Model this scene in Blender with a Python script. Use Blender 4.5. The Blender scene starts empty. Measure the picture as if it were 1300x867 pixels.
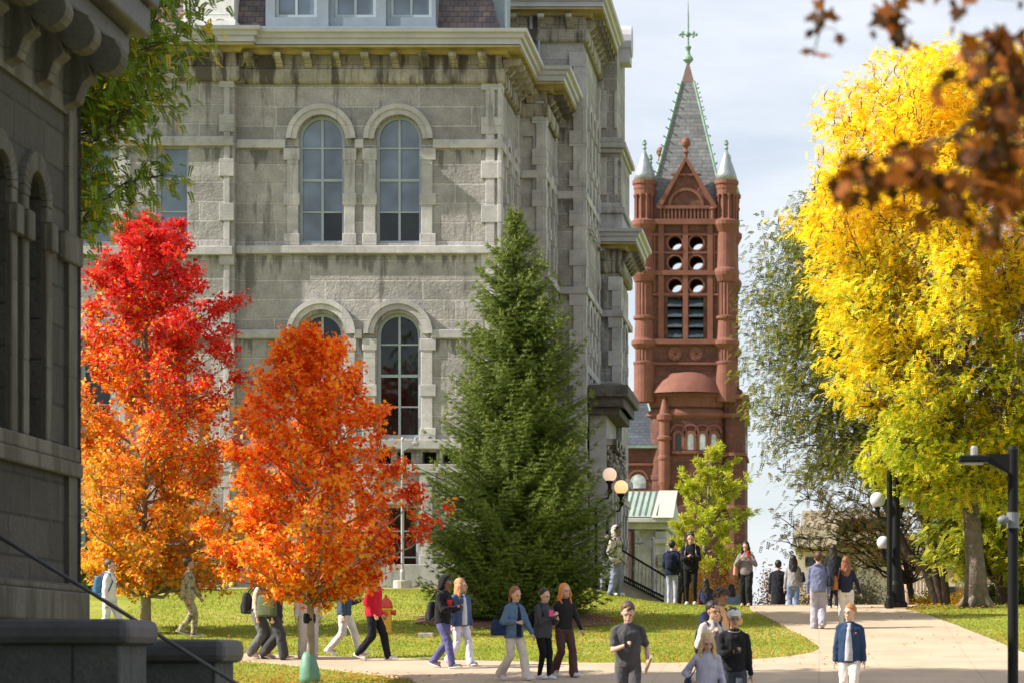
import bpy, bmesh, math, random
import numpy as np
from mathutils import Vector, Matrix, noise as mnoise
random.seed(7); rng = np.random.default_rng(11)
R = math.radians
sc = bpy.context.scene
C = sc.collection
F = 3500.0; CX = 1040.0; CY = 840.0        # the lens in photograph pixels: camera stands at the origin, looks along +Y

# ---------------------------------------------------------------- camera
cam = bpy.data.cameras.new('camera'); co = bpy.data.objects.new('camera', cam); C.objects.link(co)
co.location = (0, 0, 0); co.rotation_euler = (R(90), 0, 0)
cam.sensor_width = 36; cam.lens = 36*F/1300
cam.shift_x = -(CX-650)/1300; cam.shift_y = (CY-433.5)/1300
cam.clip_start = 0.5; cam.clip_end = 6000
cam.dof.use_dof = True; cam.dof.focus_distance = 66; cam.dof.aperture_fstop = 2.8
sc.camera = co
sc.render.resolution_x = 1024; sc.render.resolution_y = 682
sc.view_settings.view_transform = 'Standard'; sc.view_settings.look = 'None'
sc.view_settings.gamma = 1; sc.view_settings.exposure = 0.95

# ---------------------------------------------------------------- terrain
LP = [(-50,-1.7),(30,-1.6),(36,-1.25),(38.5,-1.02),(43,-.82),(48,-.5),(53,-.15),(58,.22),(65,.9),(72,1.76),(76,2.0),(80,2.17),(100,2.2),(130,1.0),(200,0),(4000,0)]
RP = [(-50,-1.7),(30,-1.6),(36,-1.25),(38.5,-1.02),(43,-.82),(48,-.5),(53,-.15),(58,.22),(65,.8),(70,1.36),(73,1.52),(76,1.42),(85,.6),(100,0),(4000,0)]
lx = [a for a, b in LP]; ly = [b for a, b in LP]; rx_ = [a for a, b in RP]; ry_ = [b for a, b in RP]
def terr(X, Y):
    X = np.asarray(X, float); Y = np.asarray(Y, float)
    L = sum(np.interp(Y+d, lx, ly) for d in (-1.4, -.7, 0, .7, 1.4))/5
    Rr = sum(np.interp(Y+d, rx_, ry_) for d in (-1.4, -.7, 0, .7, 1.4))/5
    t = np.clip((X+7)/4, 0, 1); t = t*t*(3-2*t)
    return L*(1-t)+Rr*t
def tz(X, Y): return float(terr(X, Y))
def at(x, y, Y): return Vector(((x-CX)*Y/F, Y, (CY-y)*Y/F))
def gp(x, y, lo=30, hi=82):
    Y = lo
    while Y < hi:
        if tz((x-CX)*Y/F, Y) >= (CY-y)*Y/F: break
        Y += .05
    X = (x-CX)*Y/F
    return Vector((X, Y, tz(X, Y)))

# ---------------------------------------------------------------- things
def props(o, label=None, cat=None, group=None, kind=None):
    if label: o['label'] = label
    if cat: o['category'] = cat
    if group: o['group'] = group
    if kind: o['kind'] = kind
    return o
def thing(name, label, cat, loc=(0,0,0), rz=0, group=None):
    o = bpy.data.objects.new(name, None); C.objects.link(o)
    o.location = loc; o.rotation_euler = (0, 0, rz); o.empty_display_size = .3
    return props(o, label, cat, group)
def rootof(p):
    while p.parent: p = p.parent
    return p

class MB:
    """collects shapes in one bmesh"""
    def __init__(s): s.bm = bmesh.new()
    def face(s, pts):
        vs = [s.bm.verts.new(p) for p in pts]
        try: return s.bm.faces.new(vs)
        except ValueError: return None
    def box(s, x0, x1, y0, y1, z0, z1):
        v = [s.bm.verts.new((x, y, z)) for z in (z0, z1) for x, y in ((x0,y0),(x1,y0),(x1,y1),(x0,y1))]
        for f in ((3,2,1,0),(4,5,6,7),(0,1,5,4),(1,2,6,5),(2,3,7,6),(3,0,4,7)): s.bm.faces.new([v[i] for i in f])
        return s
    def hexa(s, P8):
        v = [s.bm.verts.new(p) for p in P8]
        for f in ((3,2,1,0),(4,5,6,7),(0,1,5,4),(1,2,6,5),(2,3,7,6),(3,0,4,7)): s.bm.faces.new([v[i] for i in f])
        return s
    def fbox(s, fr, u0, u1, z0, z1, d0, d1):
        P = fr.P
        return s.hexa([P(u0,z0,d1),P(u1,z0,d1),P(u1,z0,d0),P(u0,z0,d0),P(u0,z1,d1),P(u1,z1,d1),P(u1,z1,d0),P(u0,z1,d0)])
    def prism(s, fr, poly, d0, d1):
        a = [s.bm.verts.new(fr.P(u, z, d1)) for u, z in poly]; b = [s.bm.verts.new(fr.P(u, z, d0)) for u, z in poly]
        n = len(poly); s.bm.faces.new(a); s.bm.faces.new(b[::-1])
        for i in range(n): s.bm.faces.new((a[i], b[i], b[(i+1)%n], a[(i+1)%n]))
        return s
    def lathe(s, prof, c=(0,0,0), n=20, flute=0, a0=0, a1=2*math.pi):
        full = abs(a1-a0-2*math.pi) < 1e-6; rings = []
        m = n if full else n+1
        for r, z in prof:
            rg = []
            for i in range(m):
                a = a0+(a1-a0)*i/n
                rr = r*(1-flute*(i % 2))
                rg.append(s.bm.verts.new((c[0]+rr*math.cos(a), c[1]+rr*math.sin(a), c[2]+z)))
            rings.append(rg)
        for q in range(len(rings)-1):
            for i in range(n):
                j = (i+1) % m
                s.bm.faces.new((rings[q][i], rings[q][j], rings[q+1][j], rings[q+1][i]))
        if full:
            s.bm.faces.new(rings[0][::-1]); s.bm.faces.new(rings[-1])
        return s
    def tube(s, pts, rad, n=8, cap=True):
        pts = [Vector(p) for p in pts]
        if not hasattr(rad, '__len__'): rad = [rad]*len(pts)
        rings = []; up = Vector((.13, .27, 1)).normalized()
        for i, p in enumerate(pts):
            t = (pts[min(i+1, len(pts)-1)]-pts[max(i-1, 0)])
            if t.length < 1e-9: t = Vector((0,0,1))
            t.normalize(); a = t.cross(up)
            if a.length < .05: a = t.cross(Vector((1,0,0)))
            a.normalize(); b = t.cross(a)
            rings.append([s.bm.verts.new(p+(a*math.cos(2*math.pi*k/n)+b*math.sin(2*math.pi*k/n))*rad[i]) for k in range(n)])
        for q in range(len(rings)-1):
            for k in range(n): s.bm.faces.new((rings[q][k], rings[q][(k+1)%n], rings[q+1][(k+1)%n], rings[q+1][k]))
        if cap: s.bm.faces.new(rings[0][::-1]); s.bm.faces.new(rings[-1])
        return s
    def ball(s, c, r, n=2, sx=1, sy=1, sz=1, rot=None):
        m = Matrix.Translation(c)
        if rot is not None: m = m @ rot
        m = m @ Matrix.Diagonal((r*sx, r*sy, r*sz, 1))
        bmesh.ops.create_icosphere(s.bm, subdivisions=n, radius=1, matrix=m); return s
    def caps(s, p0, p1, r0, r1, n=12, k=4):
        """tapered capsule"""
        p0, p1 = Vector(p0), Vector(p1); d = p1-p0
        if d.length < 1e-6: d = Vector((0,0,1e-3))
        d.normalize(); pts = []; rr = []
        for i in range(k):
            a = math.pi/2*(1-i/k); pts.append(p0-d*r0*math.sin(a)); rr.append(max(r0*math.cos(a), 1e-3))
        pts += [p0, p1]; rr += [r0, r1]
        for i in range(1, k+1):
            a = math.pi/2*i/k; pts.append(p1+d*r1*math.sin(a)); rr.append(max(r1*math.cos(a), 1e-3))
        return s.tube(pts, rr, n)
    def loft(s, rings, n=20):
        """rings: (cx,cy,cz,rx,ry) ellipses stacked upward"""
        R_ = []
        for cx, cy, cz, rx, ry in rings:
            R_.append([s.bm.verts.new((cx+rx*math.cos(2*math.pi*k/n), cy+ry*math.sin(2*math.pi*k/n), cz)) for k in range(n)])
        for q in range(len(R_)-1):
            for k in range(n): s.bm.faces.new((R_[q][k], R_[q][(k+1)%n], R_[q+1][(k+1)%n], R_[q+1][k]))
        s.bm.faces.new(R_[0][::-1]); s.bm.faces.new(R_[-1]); return s
    def wall(s, fr, u0, u1, z0, z1, ops=(), depth=.35, back=False, d=0, top=None):
        """sheet with real openings and their reveals; ops = (kind,u0,u1,z0,z1) with z1 = springing for 'arch'; top = gable outline points"""
        outer = [(u0,z0),(u1,z0)] + ([(u1,z1),(u0,z1)] if top is None else top)
        loops = [outer]+[opening_outline(o) for o in ops]
        edges = []; allv = []
        for lp in loops:
            vs = [s.bm.verts.new(fr.P(u, z, d)) for u, z in lp]; allv.append(vs)
            for i in range(len(vs)): edges.append(s.bm.edges.new((vs[i], vs[(i+1) % len(vs)])))
        res = bmesh.ops.triangle_fill(s.bm, use_beauty=True, use_dissolve=False, edges=edges, normal=fr.n)
        for lp, vs in zip(loops[1:], allv[1:]):
            b = [s.bm.verts.new(fr.P(u, z, d-depth)) for u, z in lp]
            for i in range(len(vs)): s.bm.faces.new((vs[i], vs[(i+1)%len(vs)], b[(i+1)%len(vs)], b[i]))
        return s
    def ring(s, fr, uc, zc, ri, ro, d0, d1, n=20, a0=0, a1=math.pi):
        for i in range(n):
            a, b = a0+(a1-a0)*i/n, a0+(a1-a0)*(i+1)/n
            q = lambda r, t, dd: fr.P(uc+r*math.cos(t), zc+r*math.sin(t), dd)
            s.hexa([q(ri,a,d1),q(ro,a,d1),q(ro,a,d0),q(ri,a,d0),q(ri,b,d1),q(ro,b,d1),q(ro,b,d0),q(ri,b,d0)])
        return s
    def build(s, name, mat, parent=None, smooth=False, world=True, bevel=0, fix=True, link=True):
        if fix:
            bmesh.ops.recalc_face_normals(s.bm, faces=s.bm.faces)
        me = bpy.data.meshes.new(name); s.bm.to_mesh(me); s.bm.free()
        me.materials.append(mat)
        if smooth: me.shade_smooth()
        o = bpy.data.objects.new(name, me); C.objects.link(o)
        if parent is not None:
            o.parent = parent
            if world:
                r = rootof(parent); me.transform((Matrix.Translation(r.location) @ r.rotation_euler.to_matrix().to_4x4()).inverted())
        if bevel:
            b = o.modifiers.new('bevel', 'BEVEL'); b.width = bevel; b.segments = 2; b.limit_method = 'ANGLE'
        return o

class Fr:
    def __init__(s, o, u, n): s.o = Vector(o); s.u = Vector(u); s.n = Vector(n)
    def P(s, u, z, d=0): return s.o+s.u*u+s.n*d+Vector((0,0,z))
def front(Y): return Fr((0,Y,0), (1,0,0), (0,-1,0))
def side(X): return Fr((X,0,0), (0,1,0), (1,0,0))
def opening_outline(o):
    k, u0, u1, z0, z1 = o
    if k == 'rect': return [(u0,z0),(u1,z0),(u1,z1),(u0,z1)]
    uc, r = (u0+u1)/2, (u1-u0)/2
    if k == 'arch':
        return [(u0,z0),(u1,z0)]+[(uc+r*math.cos(a), z1+r*math.sin(a)) for a in [math.pi*i/14 for i in range(15)]]
    if k == 'circle':
        zc = (z0+z1)/2; return [(uc+r*math.cos(a), zc+r*math.sin(a)) for a in [2*math.pi*i/20 for i in range(20)]]

# ---------------------------------------------------------------- materials
class N:
    def __init__(s, name):
        s.m = bpy.data.materials.new(name); s.m.use_nodes = True; s.t = s.m.node_tree; s.t.nodes.clear()
        s.out = s.n('ShaderNodeOutputMaterial'); s.b = s.n('ShaderNodeBsdfPrincipled'); s.l(s.b.outputs[0], s.out.inputs[0])
    def n(s, t, **k):
        x = s.t.nodes.new(t)
        for a, b in k.items(): setattr(x, a, b)
        return x
    def l(s, a, b): s.t.links.new(a, b)
    def math(s, op, a, b=None, c=None, clamp=False):
        x = s.n('ShaderNodeMath', operation=op); x.use_clamp = clamp
        for i, v in enumerate((a, b, c)):
            if v is None: continue
            if isinstance(v, (int, float)): x.inputs[i].default_value = v
            else: s.l(v, x.inputs[i])
        return x.outputs[0]
    def noise(s, vec, scale, det=4, rough=.55):
        x = s.n('ShaderNodeTexNoise'); x.inputs['Scale'].default_value = scale; x.inputs['Detail'].default_value = det; x.inputs['Roughness'].default_value = rough
        if vec is not None: s.l(vec, x.inputs['Vector'])
        return x.outputs['Fac']
    def ramp(s, fac, stops):
        x = s.n('ShaderNodeValToRGB'); e = x.color_ramp.elements
        while len(e) < len(stops): e.new(.5)
        for el, (p, c) in zip(e, stops): el.position = p; el.color = (*c, 1) if hasattr(c, '__len__') else (c, c, c, 1)
        s.l(fac, x.inputs[0]); return x.outputs[0]
    def mix(s, fac, a, b, mode='MIX'):
        x = s.n('ShaderNodeMix', data_type='RGBA', blend_type=mode)
        for i, v in ((0, fac), (6, a), (7, b)):
            if isinstance(v, (int, float)): x.inputs[i].default_value = v
            elif isinstance(v, tuple): x.inputs[i].default_value = (*v, 1)
            else: s.l(v, x.inputs[i])
        return x.outputs[2]
    def obj(s): return s.n('ShaderNodeTexCoord').outputs['Object']
    def mapping(s, vec, scale):
        x = s.n('ShaderNodeMapping'); x.inputs['Scale'].default_value = scale; s.l(vec, x.inputs['Vector']); return x.outputs[0]
    def bump(s, h, strength=.4, dist=.02):
        x = s.n('ShaderNodeBump'); x.inputs['Strength'].default_value = strength; x.inputs['Distance'].default_value = dist
        s.l(h, x.inputs['Height']); s.l(x.outputs[0], s.b.inputs['Normal'])
    def set(s, col=None, rough=None, metal=None, spec=None, ior=None):
        if col is not None:
            if isinstance(col, tuple): s.b.inputs['Base Color'].default_value = (*col, 1)
            else: s.l(col, s.b.inputs['Base Color'])
        if rough is not None: s.b.inputs['Roughness'].default_value = rough
        if metal is not None: s.b.inputs['Metallic'].default_value = metal
        if spec is not None: s.b.inputs['Specular IOR Level'].default_value = spec
        if ior is not None: s.b.inputs['IOR'].default_value = ior
        return s.m
    def wallvec(s):
        """(along wall, height, 0) whichever way the wall faces"""
        o = s.n('ShaderNodeSeparateXYZ'); s.l(s.obj(), o.inputs[0])
        g = s.n('ShaderNodeSeparateXYZ'); s.l(s.n('ShaderNodeTexCoord').outputs['Normal'], g.inputs[0])
        isx = s.math('GREATER_THAN', s.math('ABSOLUTE', g.outputs[0]), .7)
        m = s.n('ShaderNodeMix', data_type='FLOAT'); s.l(isx, m.inputs[0]); s.l(o.outputs[0], m.inputs[2]); s.l(o.outputs[1], m.inputs[3])
        c = s.n('ShaderNodeCombineXYZ'); s.l(m.outputs[0], c.inputs[0]); s.l(o.outputs[2], c.inputs[1]); return c.outputs[0]

def plain(name, col, rough=.7, var=.18, scale=6, bump=.0, bscale=30, metal=0, bdist=.01):
    m = N(name); v = m.obj()
    lo = tuple(c*(1-var) for c in col); hi = tuple(min(1, c*(1+var)) for c in col)
    c = m.ramp(m.noise(v, scale, 5), [(.3, lo), (.7, hi)])
    if bump: m.bump(m.noise(v, bscale, 4), bump, bdist)
    return m.set(c, rough, metal)
def masonry(name, c1, c2, mortar, bw, bh, ms=.02, ledges=(), stain=(.1,.09,.08), stain_amt=.8, bump=.5, rough=.85, offset=.5, nscale=9, sth=.56):
    m = N(name); v = m.wallvec()
    wob = m.n('ShaderNodeVectorMath', operation='ADD'); nz = m.n('ShaderNodeTexNoise'); nz.inputs['Scale'].default_value = 1.3
    m.l(v, nz.inputs['Vector']); sc_ = m.n('ShaderNodeVectorMath', operation='SCALE'); m.l(nz.outputs['Color'], sc_.inputs[0]); sc_.inputs['Scale'].default_value = .02
    m.l(v, wob.inputs[0]); m.l(sc_.outputs[0], wob.inputs[1])
    b = m.n('ShaderNodeTexBrick'); m.l(wob.outputs[0], b.inputs['Vector'])
    for k, c in (('Color1', c1), ('Color2', c2), ('Mortar', mortar)): b.inputs[k].default_value = (*c, 1)
    b.inputs['Scale'].default_value = 1; b.inputs['Brick Width'].default_value = bw; b.inputs['Row Height'].default_value = bh
    b.inputs['Mortar Size'].default_value = ms; b.inputs['Mortar Smooth'].default_value = .3; b.offset = offset; b.squash = 1.35; b.squash_frequency = 3
    big = m.mix(1, m.ramp(m.noise(v, .55, 3), [(.3, .74), (.7, 1.14)]), m.ramp(m.noise(v, 2.6, 4, .6), [(.3, .8), (.7, 1.15)]), 'MULTIPLY')
    fine = m.ramp(m.noise(v, nscale*2, 6, .7), [(.28, .74), (.72, 1.2)])
    c = m.mix(1, m.mix(1, b.outputs['Color'], big, 'MULTIPLY'), fine, 'MULTIPLY')
    st = m.noise(m.mapping(v, (2.2, .32, 1)), 1.1, 6, .62)
    if ledges:
        sp_ = m.n('ShaderNodeSeparateXYZ'); m.l(m.obj(), sp_.inputs[0]); acc = None
        for zb in ledges:
            t = m.math('DIVIDE', m.math('SUBTRACT', zb, sp_.outputs[2]), .62); on = m.math('GREATER_THAN', t, 0); q = m.math('MULTIPLY', on, m.math('SUBTRACT', 1, t, clamp=True))
            acc = q if acc is None else m.math('MAXIMUM', acc, q)
        drip = m.noise(m.mapping(v, (4.5, .5, 1)), 1.0, 4, .6)
        st = m.math('MAXIMUM', st, m.math('ADD', m.math('MULTIPLY', acc, .22), m.math('SUBTRACT', drip, .10)))
    mask = m.math('MULTIPLY', m.ramp(st, [(sth, 0.0), (sth+.10, 1.0)]), stain_amt)
    c = m.mix(mask, c, stain)
    h = m.math('ADD', m.math('MULTIPLY', m.noise(v, nscale, 6, .65), 1.0), m.math('MULTIPLY', b.outputs['Fac'], -.9))
    m.bump(h, bump, .05)
    return m.set(c, rough)
def fabric(name, col, rough=.95, var=.12, folds=1.0):
    m = N(name); v = m.obj()
    lo = tuple(c*(1-var) for c in col); hi = tuple(min(1, c*(1+var)) for c in col)
    c = m.ramp(m.noise(v, 5, 3), [(.3, lo), (.7, hi)])
    h = m.math('ADD', m.math('MULTIPLY', m.noise(m.mapping(v, (1, 1, .55)), 9, 2, .5), folds), m.math('MULTIPLY', m.noise(v, 60, 2), .05))
    m.bump(h, .7, .05); m.b.inputs['Sheen Weight'].default_value = .04
    return m.set(c, rough, 0, .2)
def leafmat(name, trans=.45, rough=.5, gain=1.0, spec=.25):
    m = N(name)
    a = m.n('ShaderNodeAttribute'); a.attribute_name = 'Col'
    m.set(a.outputs['Color'], rough, 0, spec)
    t = m.n('ShaderNodeBsdfTranslucent'); m.l(m.mix(1, a.outputs['Color'], (1.25*gain, 1.15*gain, .7*gain), 'MULTIPLY'), t.inputs[0])
    x = m.n('ShaderNodeMixShader'); x.inputs[0].default_value = trans
    m.l(m.b.outputs[0], x.inputs[1]); m.l(t.outputs[0], x.inputs[2]); m.l(x.outputs[0], m.out.inputs[0])
    return m.m

M = {}
M['lime'] = masonry('limestone_blocks', (.30,.284,.274), (.415,.395,.38), (.49,.47,.455), 2.1, .56, .028, ledges=(15.1, 12.74, 9.68, 7.25, 4.05), stain=(.08,.075,.07), stain_amt=.72, bump=.8, sth=.55)
M['dressed'] = masonry('dressed_limestone', (.42,.405,.405), (.50,.485,.48), (.32,.31,.31), 3.1, 1.12, .010, stain=(.09,.085,.08), stain_amt=.6, bump=.12, nscale=14, sth=.6)
M['frieze'] = masonry('stained_frieze_stone', (.33,.30,.25), (.42,.39,.33), (.22,.20,.16), .9, .8, .012, stain=(.06,.05,.04), stain_amt=.9, bump=.2, sth=.46)
M['cornice'] = plain('painted_cornice', (.43,.43,.475), .5, .1, 2, .05)
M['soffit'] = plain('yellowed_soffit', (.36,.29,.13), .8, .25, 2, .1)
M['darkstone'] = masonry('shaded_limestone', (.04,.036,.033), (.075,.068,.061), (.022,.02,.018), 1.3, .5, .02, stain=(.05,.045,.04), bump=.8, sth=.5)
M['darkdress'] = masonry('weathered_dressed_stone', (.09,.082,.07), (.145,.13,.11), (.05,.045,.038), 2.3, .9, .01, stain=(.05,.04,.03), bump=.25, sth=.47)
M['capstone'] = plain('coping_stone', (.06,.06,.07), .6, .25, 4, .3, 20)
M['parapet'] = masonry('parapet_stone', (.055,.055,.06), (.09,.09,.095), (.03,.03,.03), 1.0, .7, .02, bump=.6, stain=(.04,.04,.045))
M['red'] = masonry('red_sandstone', (.10,.037,.027), (.15,.055,.039), (.065,.025,.019), 1.3, .55, .02, stain=(.14,.055,.04), stain_amt=.5, bump=.3, nscale=3, sth=.58)
M['redsmooth'] = plain('dressed_red_sandstone', (.18,.066,.043), .8, .18, 1.2, .2, 6, 0, .03)
M['redorn'] = plain('carved_red_sandstone', (.13,.05,.037), .85, .3, 2.5, .9, 5, 0, .12)
M['copper'] = plain('green_copper', (.17,.27,.21), .6, .3, 1.2, .1)
M['copperroof'] = plain('pale_copper_roof', (.28,.35,.29), .55, .2, .8, .1)
M['creampaint'] = plain('cream_roof_flashing', (.46,.44,.37), .6, .06, 1)
M['lead'] = plain('lead_scales', (.30,.33,.34), .4, .2, 2, .5, 9, .4, .03)
M['black'] = plain('black_painted_metal', (.008,.008,.009), .55, .2, 10)
M['black'].node_tree.nodes['Principled BSDF'].inputs['Specular IOR Level'].default_value = .2
M['louver'] = plain('louvre_blades', (.035,.05,.06), .5, .3, 2)
M['steel'] = plain('galvanised_metal', (.42,.42,.42), .4, .1, 5, 0, 1, .5)
M['framewhite'] = plain('pale_window_frame', (.33,.385,.42), .5, .06, 3)
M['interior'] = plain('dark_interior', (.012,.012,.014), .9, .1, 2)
M['concrete'] = plain('concrete', (.42,.39,.34), .85, .15, 3, .3, 30)
def glass(name, col, rough=.06, ior=1.9):
    m = N(name); v = m.obj()
    c = m.ramp(m.noise(v, .8, 2), [(.35, tuple(x*.4 for x in col)), (.65, tuple(x*1.5 for x in col))])  # uneven window reflections painted into the glass colour as light and dark patches
    m.bump(m.noise(v, 2.2, 1), .25, .05)
    return m.set(c, rough, 0, .5, ior)
M['glass'] = glass('window_glass', (.035,.045,.055))
M['blind'] = glass('drawn_blind_behind_glass', (.085,.125,.175), .12)
M['glassdark'] = glass('dark_window_glass', (.010,.013,.012), .05, 1.5)
M['paleglass'] = glass('bright_window_glass', (.45,.50,.52), .2)
def slate():
    m = N('fishscale_slate'); v = m.wallvec()
    b = m.n('ShaderNodeTexBrick'); m.l(v, b.inputs['Vector']); b.inputs['Scale'].default_value = 1
    b.inputs['Brick Width'].default_value = .24; b.inputs['Row Height'].default_value = .17; b.inputs['Mortar Size'].default_value = .008
    b.inputs['Color1'].default_value = (.085,.07,.08,1); b.inputs['Color2'].default_value = (.16,.115,.10,1); b.inputs['Mortar'].default_value = (.03,.025,.03,1)
    c = m.mix(1, b.outputs['Color'], m.ramp(m.noise(v, 3, 4), [(.3,.7),(.7,1.3)]), 'MULTIPLY')
    m.bump(b.outputs['Fac'], .7, -.02); return m.set(c, .6)
M['slate'] = slate()
M['spireslate'] = masonry('spire_slate', (.145,.15,.16), (.22,.22,.225), (.10,.10,.11), .75, .36, .03, stain=(.08,.09,.09), stain_amt=.35, bump=.35, rough=.6, nscale=2)
M['darkslate'] = masonry('blue_slate', (.05,.065,.09), (.075,.09,.12), (.03,.04,.05), .5, .3, .03, stain_amt=.1, bump=.3, rough=.6)
# ---------------------------------------------------------------- world and sun
SUN_EL, SUN_BEHIND = 38, -11      # sun stands to the left, a few degrees in front of the plane of the stone facade
w = bpy.data.worlds.new('World'); sc.world = w; w.use_nodes = True; wt = w.node_tree
bg = wt.nodes['Background']; sky = wt.nodes.new('ShaderNodeTexSky'); sky.sky_type = 'NISHITA'; sky.sun_disc = False
sdir = Vector((-math.cos(R(SUN_EL))*math.cos(R(SUN_BEHIND)), math.cos(R(SUN_EL))*math.sin(R(SUN_BEHIND)), math.sin(R(SUN_EL))))
sky.sun_elevation = R(SUN_EL); sky.sun_rotation = math.atan2(sdir.x, sdir.y)
sky.air_density = 1.0; sky.dust_density = .6; sky.ozone_density = 1.5
tc = wt.nodes.new('ShaderNodeTexCoord'); mp = wt.nodes.new('ShaderNodeMapping'); mp.inputs['Scale'].default_value = (2.2, 2.2, 9)
mp.inputs['Rotation'].default_value = (0, R(7), 0)
nz = wt.nodes.new('ShaderNodeTexNoise'); nz.inputs['Scale'].default_value = 2.3; nz.inputs['Detail'].default_value = 6; nz.inputs['Roughness'].default_value = .55
rp = wt.nodes.new('ShaderNodeValToRGB'); rp.color_ramp.elements[0].position = .33; rp.color_ramp.elements[1].position = .68
rp.color_ramp.elements[0].color = (.42,.42,.42,1); rp.color_ramp.elements[1].color = (.93,.93,.93,1)
mx = wt.nodes.new('ShaderNodeMix'); mx.data_type = 'RGBA'; mx.inputs[7].default_value = (7.6, 7.9, 8.5, 1)
wt.links.new(tc.outputs['Generated'], mp.inputs[0]); wt.links.new(mp.outputs[0], nz.inputs['Vector']); wt.links.new(nz.outputs['Fac'], rp.inputs[0])
wt.links.new(rp.outputs[0], mx.inputs[0]); wt.links.new(sky.outputs[0], mx.inputs[6]); wt.links.new(mx.outputs[2], bg.inputs[0])
bg.inputs[1].default_value = .068
sl = bpy.data.lights.new('sun', 'SUN'); sl.energy = 5.0; sl.angle = R(.53); sl.color = (1, .93, .82)
so = bpy.data.objects.new('sun', sl); C.objects.link(so); so.rotation_euler = (-sdir).to_track_quat('-Z', 'Y').to_euler()

# ---------------------------------------------------------------- ground
def grassmat():
    m = N('lawn'); v = m.obj()
    c = m.ramp(m.noise(v, .5, 5, .65), [(.3, (.16,.215,.028)), (.5, (.25,.285,.04)), (.72, (.40,.34,.10))])
    c2 = m.ramp(m.noise(m.mapping(v, (1, 1, 1)), 14, 4, .7), [(.3, .6), (.7, 1.3)])
    m.bump(m.noise(v, 40, 3), .6, .04)
    return m.set(m.mix(1, c, c2, 'MULTIPLY'), .9, 0, .1)
M['grass'] = grassmat()
def lines(segs):
    r = []
    for a, b, st in segs: r += list(np.arange(a, b, st))
    return sorted(set(round(float(x), 3) for x in r))
GX = lines([(-3000,-200,700),(-200,-30,17),(-30,-18,2),(-18,20,1),(20,60,8),(60,300,40),(300,3001,900)])
GY = lines([(-60,24,12),(24,36,2),(36,82,.5),(82,130,4),(130,300,20),(300,4001,900)])
def grid_mesh(name, xs, ys, mat, dz=0):
    X, Y = np.meshgrid(xs, ys); Z = terr(X, Y)+dz
    v = np.stack([X, Y, Z], -1).reshape(-1, 3); nx = len(xs)
    f = [(j*nx+i, j*nx+i+1, (j+1)*nx+i+1, (j+1)*nx+i) for j in range(len(ys)-1) for i in range(nx-1)]
    me = bpy.data.meshes.new(name); me.from_pydata(v.tolist(), [], f); me.materials.append(mat); me.shade_smooth()
    o = bpy.data.objects.new(name, me); C.objects.link(o); return o
props(grid_mesh('lawn', GX, GY, M['grass']), kind='structure')

def pathmat(name, col):
    m = N(name); v = m.obj()
    c = m.ramp(m.noise(v, .8, 5, .6), [(.3, tuple(x*.88 for x in col)), (.7, tuple(x*1.08 for x in col))])
    sp = m.ramp(m.noise(v, 30, 3, .8), [(.3, .88), (.7, 1.08)])
    b = m.n('ShaderNodeTexBrick'); m.l(v, b.inputs['Vector']); b.offset = 0
    c = m.mix(m.ramp(m.noise(v, .35, 6, .7), [(.5, 0.0), (.62, .22)]), c, (.16,.13,.10)); sp = m.mix(m.ramp(m.noise(v, 2.5, 8, .75), [(.60, 0.0), (.66, .25)]), sp, (.5,.45,.4))
    for k, x in (('Scale', 1), ('Brick Width', 3.0), ('Row Height', 3.0), ('Mortar Size', .018)): b.inputs[k].default_value = x
    j = m.math('SUBTRACT', 1, m.math('MULTIPLY', b.outputs['Fac'], .16))
    m.bump(m.noise(v, 50, 3), .25, .01)
    return m.set(m.mix(1, m.mix(1, c, sp, 'MULTIPLY'), j, 'MULTIPLY'), .85)
M['path'] = pathmat('concrete_path', (.47,.362,.255))
def drape(name, poly, mat, dz=.035):
    bm = bmesh.new(); vs = [bm.verts.new((p[0], p[1], 0)) for p in poly]
    es = [bm.edges.new((vs[i], vs[(i+1) % len(vs)])) for i in range(len(vs))]
    bmesh.ops.triangle_fill(bm, use_beauty=True, edges=es, normal=(0,0,1))
    mnx, mxx = min(p[0] for p in poly), max(p[0] for p in poly); mny, mxy = min(p[1] for p in poly), max(p[1] for p in poly)
    for x in GX:
        if mnx < x < mxx: bmesh.ops.bisect_plane(bm, geom=bm.verts[:]+bm.edges[:]+bm.faces[:], plane_co=(x,0,0), plane_no=(1,0,0))
    for y in GY:
        if mny < y < mxy: bmesh.ops.bisect_plane(bm, geom=bm.verts[:]+bm.edges[:]+bm.faces[:], plane_co=(0,y,0), plane_no=(0,1,0))
    for v in bm.verts: v.co.z = tz(v.co.x, v.co.y)+dz
    ext = bmesh.ops.extrude_face_region(bm, geom=bm.faces[:])
    for g in ext['geom']:
        if isinstance(g, bmesh.types.BMVert): g.co.z -= .1+dz
    bmesh.ops.recalc_face_normals(bm, faces=bm.faces)
    me = bpy.data.meshes.new(name); bm.to_mesh(me); bm.free(); me.materials.append(mat)
    o = bpy.data.objects.new(name, me); C.objects.link(o); return props(o, kind='structure')
PATH = [gp(x, y) for x, y in [(60,829),(200,830),(290,831),(400,834),(530,838),(640,841),(760,843),(860,843),(940,840),(1000,835),(1030,830),(1041,825),(1038,819),(1022,808),(1000,797),(975,785),(955,776),(935,767)]]
PATH = [(p.x, p.y) for p in PATH]
PATH += [(-2.6,74),(-3.2,76.5),(-5.6,78.5),(-5.0,90),(9,90),(3.2,74.5)]
right = [gp(x, y) for x, y in [(1148,774),(1178,782),(1215,795),(1255,811),(1300,830),(1345,850),(1420,890)]]
PATH += [(p.x, p.y) for p in right]+[(7,34),(7,28),(-6,28),(-6.2,36)]
low = [gp(x, y) for x, y in [(590,905),(520,863),(460,855),(400,848),(340,842),(290,838),(200,837),(60,836)]]
PATH += [(p.x, p.y) for p in low]
drape('path', PATH, M['path'])
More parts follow.
